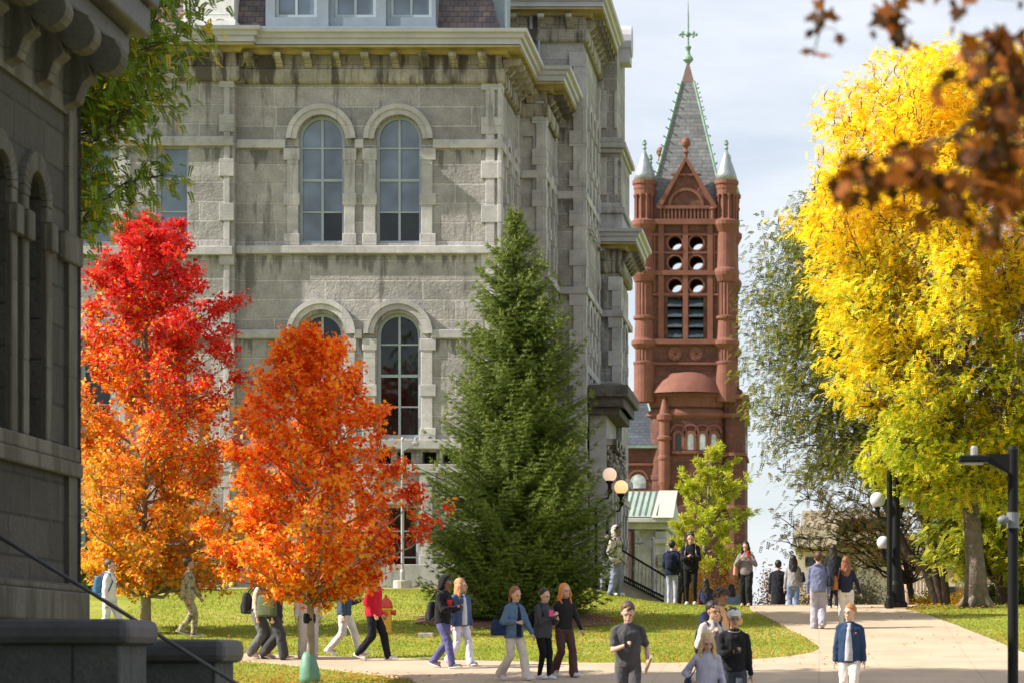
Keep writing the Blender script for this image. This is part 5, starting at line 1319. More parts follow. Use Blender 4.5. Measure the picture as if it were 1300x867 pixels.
for (x, y, sx, sy, n_, Yd, src) in ((1043,35,12,14,9,12.2,bough2[4]),(1033,72,4,8,2,12.2,bough2[4]),(1128,22,16,16,14,12,bough2[3]),(1140,45,14,8,6,12,bough2[3]),(1213,18,7,16,7,12,bough2[2]),(1240,-20,60,14,14,12,bough2[2]),
        (1265,70,30,26,60,11.6,bough[3]),(1275,130,24,32,80,11.4,bough[4]),(1262,190,26,28,60,11.3,bough[4]),(1285,250,20,34,50,11.3,bough[4]),(1262,300,18,10,8,11.3,bough[4]),
        (1110,228,30,14,30,11.0,bough[4]),(1150,212,26,16,36,11.0,bough[4]),(1200,240,30,14,30,11.0,bough[4]),(1065,240,14,8,5,11,bough[4]),(1175,262,26,8,8,11,bough[4]),(1205,88,8,6,3,11.3,bough[3]),(1188,112,6,6,2,11.3,bough[3]),(1235,215,22,20,14,11.2,bough[4]),(1340,150,40,90,60,11.6,bough[3])):
    c = L0(x, y, Yd); lm.tube(branch_path(src, c, .0, .05, 5), [.009,.008,.006,.005,.004,.003], 5, cap=False)
    for q in range(int(n_*.95)+1):
        p = L0(x+rng.normal(0, sx*.75), y+rng.normal(0, sy*.75), Yd+rng.normal(0, .15)); spots.append(p)
        lm.tube([c, (c+p)/2+rng.normal(0, .01, 3), p], [.003,.002,.0015], 3, cap=False)
lm.build('boughs', M['darkbark'], t, world=False, smooth=True)
P = np.array(spots); n = len(P)
leaf_cloud('crown', P, rng.uniform(.06, .105, n), palette(n, [(.22,.065,.010),(.28,.09,.010),(.10,.035,.010),(.07,.035,.012)]), leafmat('rusty_maple_leaf', .15, .6, .7, .1), t, 'maple', up=.0)
# ---------------------------------------------------------------- people
def rm(o, vox, sm=3, noise=None):
    md = o.modifiers.new('skin', 'REMESH'); md.mode = 'VOXEL'; md.voxel_size = vox; md.use_smooth_shade = True
    if sm: s = o.modifiers.new('smooth', 'SMOOTH'); s.iterations = sm; s.factor = .5
    if noise:
        d = o.modifiers.new('folds', 'DISPLACE'); d.texture = noise[0]; d.strength = noise[1]; d.mid_level = .5; d.texture_coords = 'LOCAL'
    return o
ftex = bpy.data.textures.new('cloth_folds', 'CLOUDS'); ftex.noise_scale = .11; ftex.noise_depth = 2
skin_cache = {}; fab_cache = {}
def skinm(c):
    if c not in skin_cache:
        m = N('skin'); v = m.obj(); m.set(m.ramp(m.noise(v, 14, 2), [(.3, tuple(x*.92 for x in c)), (.7, tuple(x*1.06 for x in c))]), .5); m.b.inputs['Subsurface Weight'].default_value = .0
        skin_cache[c] = m.m
    return skin_cache[c]
def fab(c, f=1.0):
    k = (c, f)
    if k not in fab_cache: fab_cache[k] = fabric('cloth', c, folds=f)
    return fab_cache[k]
SK = {'light': (.56,.34,.25), 'tan': (.44,.25,.16), 'brown': (.22,.115,.07), 'dark': (.10,.055,.035)}
V = Vector
def ik(a, c, l1, l2, pole):
    a, c = V(a), V(c); d = c-a; L = d.length
    if L > (l1+l2)*.995: c = a+d*((l1+l2)*.995/L); d = c-a; L = d.length
    x = (l1*l1-l2*l2+L*L)/(2*L); h = math.sqrt(max(l1*l1-x*x, 0)); dn = d/L; p = V(pole); p = p-dn*p.dot(dn); p.normalize()
    return a+dn*x+p*h, c
HEAD0 = None
def person(label, x, y, hpx=None, face=0, Y=None, H=None, legs='stand', stride=.30, lead=1, armL='down', armR='down', top=(.05,.05,.06), kind='hoodie', leg=(.1,.1,.12), fit='regular',
           shoe=(.6,.6,.6), hair=(.05,.03,.02), hs='short', skin='light', tilt=0, lean=.03, build=1.0, group=None, inner=None, zoff=0, hood=False, camo=False, top_m=None, leg_m=None, headturn=0):
    if Y is None:
        g = gp(x, y); 
    else:
        X_ = (x-CX)*Y/F; g = V((X_, Y, tz(X_, Y)))
    g = V((g.x, g.y, g.z+.03+zoff))
    if H is None: H = hpx*g.y/F
    H = max(1.5, min(1.92, H)); s = H/1.75
    t = thing('person', label, 'person', g, R(face), group or 'people walking and standing on the campus paths')
    pel = V((0, 0, .93)); hipw = .09
    # feet (forward is -y)
    if legs == 'walk':
        fL, fR = (V((hipw, -stride, .09)), V((-hipw, stride, .16))) if lead > 0 else (V((hipw, stride, .16)), V((-hipw, -stride, .09)))
        pel.z -= stride*.10
    elif legs == 'cross': fL, fR = V((.07, -.10, .09)), V((-.03, .06, .10))
    else: fL, fR = V((.10, -.03, .09)), V((-.10, .05, .09))
    fwd = V((0, -1, 0)); J = {}
    for n_, sx, ft_ in (('L', 1, fL), ('R', -1, fR)):
        hip = pel+V((sx*hipw, 0, 0)); kn, an = ik(hip, ft_, .43, .425, (0, -1, .1)); J[n_] = (hip, kn, an)
    ly = -lean; ch = V((0, ly*.6, 1.27)); nk = V((0, ly, 1.47)); hd = V((0, ly-.022-abs(tilt)*.06, 1.622-abs(tilt)*.025))
    hands = {'down': (.25, -.02, .80), 'fwd': (.24, -.24, .86), 'back': (.25, .22, .84), 'phone': (.07, -.30, 1.16), 'face': (.06, -.22, 1.40), 'strap': (.13, -.17, 1.28), 'pocket': (.20, -.06, .90), 'bag': (.24, -.12, .92), 'chest': (.03, -.24, 1.22), 'hold': (.22, -.2, 1.0)}
    A = {}
    for n_, sx, pose in (('L', 1, armL), ('R', -1, armR)):
        hx, hy, hz = hands[pose] if isinstance(pose, str) else pose
        sh = V((sx*.168*build, ly*.8, 1.372)); pole = (sx*.55, .8, -.25) if hz > 1.0 else (sx*.15, 1, 0)
        el, wr = ik(sh, (sx*hx*(1 if hz < 1.1 else 1), hy+ly, hz), .285, .25, pole); A[n_] = (sh, el, wr)
    sb = s
    def fin(m, name, mat, par=t, vox=None, sm=2, noise=None, smooth=True, scale=True):
        for v in m.bm.verts: v.co *= sb
        o = m.build(name, mat, par, world=False, smooth=smooth, fix=True)
        if vox: rm(o, vox, sm, noise)
        return o
    # ---- continuous body
    m = MB()
    m.loft([(0,0,pel.z-.12,.10,.07),(0,0,pel.z-.06,.15,.10),(0,0,pel.z+.02,.16,.105),(0,ly*.3,1.08,.135,.095),(0,ly*.5,1.22,.15*build,.105),(0,ly*.7,1.34,.155*build,.10),(0,ly*.9,1.41,.11*build,.075),(0,ly,1.455,.06,.055)])
    m.caps(V((0,ly,1.42)), hd+V((0,.012,-.08)), .056, .052)
    hr = Matrix.Rotation(tilt, 4, 'X') @ Matrix.Rotation(0, 4, 'Z')
    hturn = Matrix.Rotation(R(headturn), 4, 'Z'); hm = hturn @ hr @ Matrix.Scale(1.11, 4)
    def hp(x_, y_, z_): return hd+(hm @ V((x_, y_, z_)))
    m.ball(hp(0,.012,.022), .1, 3, .76, .94, .98, hm); m.ball(hp(0,-.022,-.045), .07, 2, .83, .92, 1.02, hm); m.caps(hp(0,-.088,.012), hp(0,-.112,-.022), .009, .015, 8, 2)
    m.ball(hp(0,-.088,-.052), .022, 1, 1.3, .6, .5, hm); m.ball(hp(0,-.072,-.088), .026, 1, 1, 1, .8, hm)
    for sx in (-1, 1):
        m.ball(hp(sx*.078,.008,-.005), .027, 1, .4, .7, 1.15, hm); m.caps(hp(sx*.018,-.083,.03), hp(sx*.05,-.074,.028), .011, .009, 6, 2)
    for n_ in 'LR':
        hip, kn, an = J[n_]; m.caps(hip, kn, .082, .056); m.caps(kn, an, .056, .036)
        foot = V((0, -1, -.0)); m.caps(an+V((0,.03,-.04)), an+V((0,-.14,-.055)), .034, .026)
        sh, el, wr = A[n_]; sx = 1 if n_ == 'L' else -1
        m.caps(sh, el, .043, .036); m.caps(el, wr, .038, .026)
        d = (wr-el).normalized(); ins = V((-sx, 0, 0)); ins = (ins-d*ins.dot(d)).normalized(); fd = d.cross(ins)
        palm = wr+d*.055; m.ball(wr+d*.05, .042, 1, .62, .62, 1.05, d.to_track_quat('Z', 'Y').to_matrix().to_4x4())
        if fd.y > 0: fd = -fd
        curl = (ins*.5+d*.6).normalized()
        for k, (o_, Lf) in enumerate(((-.027,.062),(-.009,.072),(.009,.068),(.026,.054))):
            p0 = palm+fd*o_+d*.025; p1 = p0+d*Lf*.55+fd*o_*.25; p2 = p1+curl*Lf*.5; m.caps(p0, p1, .0085, .0085, 6, 2); m.caps(p1, p2, .0085, .007, 6, 2)
        p0 = wr+d*.03+fd*.0+ins*.012; p1 = p0+(d*.5+fd*-.6+ins*.5).normalized()*.045; m.caps(p0-d*.005, p1, .012, .010, 6, 2); m.caps(p1, p1+(d*.9+ins*.2).normalized()*.03, .009, .008, 6, 2)
    near_ = g.y < 62
    body = fin(m, 'body', skinm(SK[skin]), vox=(.0085 if near_ else .012)*sb, sm=1)
    # face
    m = MB()
    for sx in (-1, 1): m.ball(hp(sx*.031,-.087,.006), .0105, 1, 1.25, .5, .7, hm)
    fin(m, 'eyes', M['black'])
    m = MB(); m.ball(hp(0,-.104,-.053), .014, 1, 1.6, .35, .45, hm); fin(m, 'mouth', skinm((.36,.13,.11)))
    # ---- hair
    if hs != 'none':
        m = MB()
        def cap(zr=1.06, back=.03, dz=.036, rr=.105): m.ball(hp(0,back+.012,dz+.008), rr, 3, .80*zr, .93*zr, .96*zr, hm)
        if hs in ('short', 'swept'):
            cap(); 
            for q in range(26 if hs == 'short' else 40):
                a = random.uniform(0, 6.28); el_ = random.uniform(.35, 1.5); m.ball(hp(.078*math.cos(a)*math.cos(el_), .02+.09*math.sin(a)*math.cos(el_), .035+.088*math.sin(el_)), .021, 1, rot=hm)
            # hollow the face area
        elif hs == 'afro':
            for q in range(90):
                d = V(unit(1)[0]); 
                if d.y < -.35 and d.z < .35: continue
                if d.z < -.35: continue
                m.ball(hp(d.x*.105, .02+d.y*.115, .04+d.z*.11), .038, 1, rot=hm)
        elif hs in ('long', 'wavy', 'bob'):
            cap(1.07); dl = {'long': .36, 'wavy': .27, 'bob': .16}[hs]; wv = .016 if hs != 'long' else .006
            for q in range(26):
                a = math.pi*(q/25)*1.30-.15*math.pi; bx_ = .082*math.cos(a); by_ = .02+.088*math.sin(a)
                L = dl*random.uniform(.85, 1.05); pts = [hp(bx_*.8, by_*.8, .07), hp(bx_*1.08, by_*1.05, -.01)]
                for k in range(1, 6): 
                    pts.append(pts[1]+V((bx_*.25*k/5+wv*math.sin(k*2+q), .03*k/5*(1 if by_ > 0 else .2)+wv*math.cos(k*2.3+q), -L*k/5)))
                m.tube(pts, [.02,.026,.025,.024,.022,.018,.006], 6)
        elif hs == 'bun':
            cap(1.04); m.ball(hp(0,.10,.075), .042, 2)
        elif hs == 'tail':
            cap(1.05); m.tube([hp(0,.09,.05), hp(0,.14,.03), hp(0,.14,-.1), hp(.01,.12,-.25)], [.025,.035,.028,.008], 8)
        o = fin(m, 'hair', fabric_hair(hair), vox=.009*sb, sm=1)
    # ---- trousers
    m = MB(); w = {'slim': .010, 'regular': .022, 'wide': .042, 'flare': .018}[fit]; tz_ = pel.z+.09
    m.loft([(0,0,pel.z-.10,.115+w*.5,.10),(0,0,pel.z-.04,.155+w*.6,.115+w*.3),(0,0,pel.z+.03,.16+w*.3,.115),(0,0,tz_,.148,.105)])
    for n_ in 'LR':
        hip, kn, an = J[n_]; ex = {'slim': 0, 'regular': .018, 'wide': .038, 'flare': .045}[fit]
        m.caps(hip+V((0,0,-.02)), kn, .086+w*.7, .058+w, 14); m.caps(kn, an+V((0,.005,-.02)), .058+w, .038+ex+w*.5, 14)
    trm = leg_m or fab(leg); fin(m, 'trousers', trm, vox=.013*sb, sm=2, noise=(ftex, .028 if fit != 'slim' else .012))
    # ---- shoes
    for n_ in 'LR':
        hip, kn, an = J[n_]; rot = .35 if (legs == 'walk' and an.z > .12) else (-.12 if legs == 'walk' else 0)
        m = MB(); mm = Matrix.Translation(an) @ Matrix.Rotation(rot, 4, 'X')
        def q_(a, b, c): return mm @ V((a, b, c))
        m.caps(q_(0,.03,-.035), q_(0,.02,.0), .044, .042); m.caps(q_(0,.04,-.05), q_(0,-.16,-.062), .042, .036)
        m.ball(q_(0,-.06,-.045), .048, 2, .95, 1.6, .7); fin(m, 'shoe', fab(shoe, .1), vox=.011*sb, sm=1)
        m = MB(); pts = [(.034,.075),(.044,.0),(.046,-.12),(.035,-.19),(0,-.215),(-.035,-.19),(-.046,-.12),(-.044,0),(-.034,.075),(0,.09)]
        a_ = [m.bm.verts.new(q_(px_*1.05, py_, -.088)) for px_, py_ in pts]; b_ = [m.bm.verts.new(q_(px_*1.05, py_, -.066)) for px_, py_ in pts]
        m.bm.faces.new(a_); m.bm.faces.new(b_[::-1])
        for k in range(len(pts)): m.bm.faces.new((a_[k], a_[(k+1)%len(pts)], b_[(k+1)%len(pts)], b_[k]))
        fin(m, 'sole', fab((.55,.54,.52), .1), smooth=False)
    # ---- top
    m = MB(); ww = {'tee': .018, 'sweater': .022, 'hoodie': .034, 'jacket': .042, 'coat': .045, 'tight': .013}[kind]; hem = {'tee': .86, 'sweater': .88, 'hoodie': .84, 'jacket': .80, 'coat': .52, 'tight': .90}[kind]
    B_ = build
    rings = [(0,0,hem,.155+ww,.115+ww*.8),(0,0,hem+.05,.165+ww,.12+ww),(0,0,1.0,.155+ww*1.1,.112+ww),(0,ly*.4,1.14,.15*B_+ww*1.1,.108+ww),(0,ly*.6,1.26,.155*B_+ww*.9,.112+ww),(0,ly*.8,1.35,.150*B_+ww*.7,.105+ww*.7),(0,ly*.9,1.41,.115*B_+ww*.5,.085+ww*.4),(0,ly,1.455,.075,.07),(0,ly-.005,1.49,.062,.06)]
    if kind == 'coat': rings = [(0,0,.50,.20,.17)]+rings
    m.loft(rings)
    for n_ in 'LR':
        sh, el, wr = A[n_]; sx = 1 if n_ == 'L' else -1
        m.caps(V((sx*.04, ly, 1.452)), sh+V((-sx*.004,0,.004)), .04, .048+ww*.4, 12)
        if kind == 'tee': m.caps(sh+V((-sx*.004,0,-.004)), sh.lerp(el, .72), .058, .060, 12)
        else:
            m.caps(sh+V((-sx*.004,0,-.004)), el, .053+ww*.42, .043+ww*.5, 12); m.caps(el, wr-(wr-el)*.04, .044+ww*.5, .030+ww*.35, 12)
    if kind in ('hoodie',) or hood:
        for a in range(9):
            th = math.pi*(a/8)-0; m.ball((.075*math.cos(th), ly+.05+.05*math.sin(th), 1.475), .038, 1)
    topm = top_m or fab(top); tp_ = fin(m, 'top' if kind in ('tee', 'sweater', 'tight') else ('coat' if kind == 'coat' else ('jacket' if kind == 'jacket' else 'hoodie')), topm, vox=.013*sb, sm=2, noise=(ftex, .032 if kind != 'tight' else .012))
    if hood == 'up':
        m = MB(); m.ball(hp(0,.03,.02), .128, 3, .86, .92, 1.08, hm); m.ball(hp(0,.055,-.08), .10, 2, .95, .8, 1.0, hm)
        fl = [v for v in m.bm.verts if (hm.inverted() @ (v.co-hd)).y < -.045]; bmesh.ops.delete(m.bm, geom=fl, context='VERTS')
        o = fin(m, 'hood', topm); sd_ = o.modifiers.new('thick', 'SOLIDIFY'); sd_.thickness = .014
    if inner is not None and kind in ('jacket', 'coat'):
        m = MB(); m.loft([(0,-.098-ww*.8,hem+.03,.075,.05),(0,-.098-ww,1.0,.065,.05),(0,ly*.5-.085-ww,1.2,.055,.05),(0,ly*.8-.07-ww*.6,1.36,.045,.045),(0,ly-.03,1.46,.05,.05)])
        fin(m, 'shirt', fab(inner), vox=.013*sb, sm=2)
    t['_'] = 0; del t['_']
    info = dict(t=t, A=A, J=J, s=s, g=g, face=face, hp=hp, ly=ly, hm=hm, hd=hd, fin=fin, label=label)
    return info
_hair = {}
def fabric_hair(c):
    if c not in _hair:
        m = N('hair'); v = m.obj(); m.set(m.ramp(m.noise(m.mapping(v, (60, 60, 8)), 1, 3), [(.3, tuple(x*.6 for x in c)), (.7, tuple(x*1.4 for x in c))]), .45, 0, .4); m.bump(m.noise(m.mapping(v, (70, 70, 8)), 1, 2), .6, .02); _hair[c] = m.m
    return _hair[c]
def carried(info, name, label, cat, mb, mat, vox=None, smooth=True, bevel=0, noise=None, group=None):
    """a top-level thing carried by a person; verts are in the person's frame, origin moved to the thing's own base"""
    s = info['s']
    for v in mb.bm.verts: v.co *= s
    zmin = min(v.co.z for v in mb.bm.verts); c = sum((v.co for v in mb.bm.verts), V())/len(mb.bm.verts); o0 = V((c.x, c.y, zmin))
    for v in mb.bm.verts: v.co -= o0
    o = mb.build(name, mat, None, smooth=smooth, bevel=bevel)
    rz = Matrix.Rotation(R(info['face']), 4, 'Z'); o.location = info['g']+(rz @ o0); o.rotation_euler = (0, 0, R(info['face']))
    if vox: rm(o, vox, 1, noise)
    return props(o, label, cat, group or {'backpack': 'backpacks worn by walkers', 'bag': 'bags carried by walkers', 'phone': 'phones held by walkers'}.get(cat))
def rbox(m, c, sx, sy, sz, rot=None):
    for (a, b, d) in [(i, j, k) for i in (-1, 1) for j in (-1, 1) for k in (-1, 1)]:
        pass
    n = 6; c = V(c); r = min(sx, sy, sz)*.45
    m.loft([(c.x, c.y, c.z-sz/2+.0, sx*.36, sy*.36), (c.x, c.y, c.z-sz/2+.03, sx*.5, sy*.5), (c.x, c.y, c.z, sx*.52, sy*.55), (c.x, c.y, c.z+sz*.3, sx*.48, sy*.48), (c.x, c.y, c.z+sz/2-.02, sx*.36, sy*.34), (c.x, c.y, c.z+sz/2, sx*.2, sy*.2)], 16)
def backpack(info, col, label, low=0, big=1.0):
    m = MB(); rbox(m, (0, .235, 1.18-low), .30*big, .19*big, .44*big); rbox(m, (0, .32, 1.09-low), .22*big, .08, .24*big)
    for sx in (-1, 1): m.tube([(sx*.09,.19,1.38-low*.6),(sx*.11,.06,1.485),(sx*.115,-.08,1.44),(sx*.13,-.155,1.28),(sx*.17,-.08,1.08),(sx*.14,.17,.99-low)], .021, 6)
    return carried(info, 'backpack', label, 'backpack', m, fab(col, .6), vox=.013)
def handbag(info, col, label, side_=1, w_=.34, h_=.28, z=.92, y=0.0, strap=True, x=None):
    xx = side_*(x or .27); m = MB(); m.loft([(xx, y, z-h_/2, .055, w_*.42), (xx, y, z-h_/2+.03, .075, w_*.5), (xx, y, z, .07, w_*.49), (xx, y, z+h_*.4, .04, w_*.43), (xx, y, z+h_/2, .02, w_*.38)], 16)
    if strap: m.tube([(xx, y-.1, z+h_*.4), (side_*.20, y-.11, 1.2), (side_*.15, -.02, 1.495), (side_*.20, y+.13, 1.2), (xx, y+.1, z+h_*.4)], .014, 6)
    return carried(info, 'shoulder_bag', label, 'bag', m, fab(col, .5), vox=.011)
def phone(info, hand, label):
    sh, el, wr = info['A'][hand]; d = (wr-el).normalized(); p = wr+d*.075+V((0,-.012,.03)); m = MB()
    m.box(-.036,.036,-.006,.006,-.07,.07); 
    rt = Matrix.Rotation(-.7, 4, 'X')
    for v in m.bm.verts: v.co = p+(rt @ v.co)
    return carried(info, 'phone', label, 'phone', m, M['black'], smooth=False, bevel=.004)

W_ = 'walkers crossing on the concrete path'
# --- walkers on the left part of the path, behind the maples
p = person('person in white hoodie half hidden by the red maple, furthest left', 138, 808, 76, 80, Y=60.4, H=1.75, legs='walk', top=(.66,.66,.68), leg=(.62,.62,.64), hs='short', hair=(.10,.06,.03)); backpack(p, (.05,.14,.26), 'blue backpack worn by the white hooded person furthest left')
M['camo'] = (lambda m: m.set(m.ramp(m.noise(m.obj(), 9, 3), [(.38,(.16,.14,.08)),(.46,(.40,.33,.22)),(.56,(.30,.25,.15)),(.62,(.12,.10,.06))]), .9))(N('camouflage_cloth'))
p = person('person in tan camouflage uniform walking under the red maple', 238, 806, 80, 100, H=1.74, Y=61.4, legs='walk', stride=.14, armL='fwd', top_m=M['camo'], leg_m=M['camo'], kind='jacket', fit='regular', shoe=(.25,.18,.10), hs='short', skin='tan')
p = person('person in pale sweater and grey cargo trousers, left of the green backpack wearer', 328, 838, 105, 85, H=1.74, legs='walk', stride=.12, top=(.50,.40,.34), kind='sweater', leg=(.13,.13,.14), fit='wide', shoe=(.66,.62,.60), hs='bob', hair=(.12,.07,.03), armL='down'); backpack(p, (.03,.03,.035), 'black backpack worn by the person in the pale sweater', .05)
p = person('person in dark jacket and charcoal trousers striding, behind the orange maple', 348, 839, 110, 80, H=1.8, legs='walk', stride=.24, top=(.03,.03,.045), kind='jacket', leg=(.055,.055,.06), fit='wide', shoe=(.45,.25,.16), hs='short', lead=-1); 
handbag(p, (.11,.13,.07), 'large olive green bag hanging at the side of the dark jacket walker', -1, .42, .42, 1.05, .05, x=.25)
p = person('person in light grey sweatpants hidden behind the orange maple trunk', 391, 838, 110, 20, H=1.78, Y=55.5, legs='stand', top=(.52,.50,.50), kind='hoodie', leg=(.46,.45,.45), fit='wide', shoe=(.16,.20,.26), hs='short')
p = person('person in navy jacket and off white trousers walking left of the red hoodie', 437, 834, 108, 85, H=1.72, legs='walk', stride=.30, top=(.05,.075,.12), kind='hoodie', leg=(.62,.60,.58), fit='regular', shoe=(.75,.74,.74), hs='long', hair=(.3,.18,.08), armL='phone')
p = person('person in bright red hoodie and black trousers striding right', 474, 840, 112, 75, H=1.82, legs='walk', stride=.27, top=(.48,.012,.03), kind='hoodie', leg=(.012,.012,.016), fit='regular', shoe=(.62,.58,.54), hs='short', build=1.08, armL='pocket', armR='pocket')
# --- pair by the spruce
p = person('person with black hood up and purple sweatpants looking at a phone', 562, 850, 114, 68, H=1.76, legs='walk', stride=.26, lead=-1, top=(.014,.014,.017), kind='hoodie', hood='up', leg=(.10,.10,.24), fit='regular', shoe=(.10,.10,.12), hs='short', hair=(.03,.02,.015), skin='brown', armL='phone', armR='phone', tilt=.30, build=1.1)
phone(p, 'R', 'phone in the hands of the black hooded person')
m = MB(); m.loft([(.0,-.150,1.20,.10,.014),(0,-.152,1.31,.10,.014)], 12); p['fin'](m, 'red_chest_print', fab((.55,.02,.02), .1))
backpack(p, (.03,.035,.04), 'small black backpack on the black hooded person', .08, .85)
p = person('woman in denim jacket and white trousers walking behind the black hooded person', 584, 847, 109, 45, H=1.68, legs='walk', stride=.24, top=(.06,.09,.19), kind='jacket', inner=(.55,.56,.62), leg=(.64,.62,.70), fit='flare', shoe=(.08,.08,.09), hair=(.50,.24,.10), hs='long', headturn=25)
# --- three women
p = person('woman in blue denim jacket and cream trousers looking down, dark shirt', 652, 866, 105, 48, H=1.68, legs='walk', stride=.27, top=(.09,.15,.24), kind='jacket', inner=(.012,.014,.03), leg=(.56,.50,.45), fit='flare', shoe=(.62,.62,.66), hair=(.26,.10,.04), hs='tail', armL='fwd', armR=(.16,-.20,1.1), tilt=.25)
handbag(p, (.015,.03,.09), 'navy tote bag on the shoulder of the woman in denim and cream', -1, .38, .30, 1.0, .16, x=.26)
p = person('woman in dark grey hooded coat and black leggings holding a pink phone', 689, 864, 104, 50, H=1.64, legs='cross', top=(.055,.055,.065), kind='jacket', hood=True, leg=(.010,.010,.012), fit='slim', shoe=(.70,.70,.74), hair=(.035,.022,.016), hs='bun', armL='phone', armR='chest', tilt=.2)
m = MB(); m.box(-.04,.04,-.2,-.19,1.2,1.31); carried(p, 'phone', 'bright pink phone held by the woman in the dark grey coat', 'phone', (lambda q: q)(MB().box(-.13,-.03,-.33,-.30,1.22,1.34)), fab((.75,.08,.25), .1), smooth=False, bevel=.005); m.bm.free()
backpack(p, (.014,.014,.018), 'black backpack of the woman in the dark grey coat', .05, .95)
p = person('woman with curly ginger hair, black top and brown flared trousers', 716, 861, 108, 35, H=1.70, legs='walk', stride=.22, lead=1, top=(.022,.020,.022), kind='tight', leg=(.085,.045,.038), fit='flare', shoe=(.60,.60,.64), hair=(.62,.22,.04), hs='wavy', armR='back', armL='fwd')
handbag(p, (.45,.08,.03), 'small red orange bag behind the ginger haired woman', -1, .2, .2, 1.05, .1)
# --- front man and group on the right
p = person('man in charcoal t-shirt looking down at his phone, walking towards the camera', 797, 929, 162, 6, H=1.80, legs='walk', stride=.16, top=(.075,.072,.075), kind='tee', leg=(.085,.080,.085), fit='regular', shoe=(.5,.5,.5), hair=(.09,.045,.025), hs='short', armR='phone', armL=(.27,-.05,.98), tilt=.40, build=1.1)
phone(p, 'R', 'phone in the right hand of the man in the charcoal t-shirt')
m = MB(); m.box(-.015,.02,-.16,.10,-.12,.12); rt = Matrix.Rotation(.35, 4, 'Y') @ Matrix.Rotation(.3, 4, 'X')
for v in m.bm.verts: v.co = V((.285,-.09,.93))+(rt @ v.co)
carried(p, 'notebook', 'pale tan folder under the arm of the man in the charcoal t-shirt', 'notebook', m, fab((.50,.38,.26), .1), smooth=False, bevel=.004)
p = person('person with dark afro in tan jacket carrying a blue backpack', 912, 880, 144, 60, Y=46.5, H=1.78, legs='walk', stride=.18, top=(.62,.34,.16), kind='jacket', hood=True, leg=(.10,.11,.16), hair=(.035,.02,.012), hs='afro', skin='brown', armL='face', tilt=.3)
backpack(p, (.04,.06,.16), 'navy backpack with orange straps on the person in the tan jacket')
p = person('young man in pale grey hoodie behind the blond woman', 903, 910, 148, 35, Y=41.5, H=1.75, legs='walk', stride=.18, top=(.46,.42,.40), kind='jacket', inner=(.12,.12,.14), leg=(.05,.05,.06), hair=(.016,.012,.01), hs='short', skin='tan', armL='hold', armR='strap', tilt=.15)
backpack(p, (.02,.02,.025), 'black backpack on the young man in the pale grey hoodie', 0, .9)
p = person('young man in white cap and black sweater holding a phone', 931, 936, 160, 12, Y=38.5, H=1.74, legs='walk', stride=.16, top=(.016,.016,.018), kind='sweater', leg=(.055,.06,.075), fit='regular', hair=(.015,.012,.01), hs='short', skin='tan', armR='phone', armL='down', tilt=.12, build=1.05)
phone(p, 'R', 'phone held by the young man in the white cap')
m = MB(); m.ball(p['hp'](0,.015,.055), .108, 3, .82, .95, .72, p['hm']); m.ball(p['hp'](0,-.10,.06), .07, 2, .9, .9, .14, p['hm']); p['fin'](m, 'cap', fab((.62,.62,.62), .1))
m = MB(); m.bm.free(); m = MB(); m.tube([V((.085*math.cos(a), p['ly']-.02-.075*math.sin(a)*.9, 1.462-.03*max(0, math.sin(a)))) for a in [math.pi*k/10 for k in range(11)]], .006, 6); p['fin'](m, 'necklace', M['steel'])
p = person('blond woman in pale lavender top looking down in the foreground', 897, 966, 158, 14, Y=36.5, H=1.55, legs='walk', stride=.14, top=(.42,.41,.52), kind='tight', leg=(.25,.27,.34), hair=(.60,.42,.20), hs='wavy', armL='hold', armR=(.24,-.10,1.05), tilt=.38)
handbag(p, (.03,.035,.07), 'dark navy shoulder bag of the blond woman', -1, .32, .28, .95, -.02, x=.29)
p = person('boy with reddish hair in navy jacket and grey shirt walking towards the camera', 1079, 916, 142, -8, Y=43.2, H=1.66, legs='walk', stride=.17, top=(.022,.045,.10), kind='jacket', inner=(.36,.38,.42), leg=(.60,.55,.50), fit='regular', shoe=(.6,.6,.6), hair=(.36,.15,.045), hs='swept', headturn=-20)
m = MB(); m.ball((.12,-.155,1.29), .016, 1); p['fin'](m, 'jacket_badge', fab((.7,.1,.08), .1))
# --- walkers with their backs to us
p = person('person in blue grey hoodie and grey sweatpants walking away', 1039, 800, 92, 182, H=1.78, legs='walk', stride=.08, top=(.14,.155,.25), kind='hoodie', leg=(.34,.32,.37), fit='wide', shoe=(.22,.22,.14), hair=(.08,.04,.02), hs='short', build=1.12)
handbag(p, (.02,.02,.03), 'small black bag on the right hip of the blue grey hoodie walker', -1, .22, .24, 1.1, .02)
p = person('woman in black top and cream trousers walking away with long brown hair', 1074, 799, 84, 178, H=1.66, legs='walk', stride=.10, top=(.022,.024,.045), kind='sweater', leg=(.62,.58,.52), fit='wide', shoe=(.5,.45,.4), hair=(.20,.075,.03), hs='long', armL=(.30,.02,.82), armR=(.36,.0,.86))
handbag(p, (.38,.13,.035), 'tan brown leather shoulder bag on the woman in cream trousers', 1, .34, .34, 1.12, .08, x=.26)
p = person('dark clothed person just in front of the brown bag woman', 1058, 790, 70, 175, Y=70, H=1.6, top=(.02,.02,.025), kind='coat', leg=(.02,.02,.03), hair=(.02,.015,.012), hs='long')
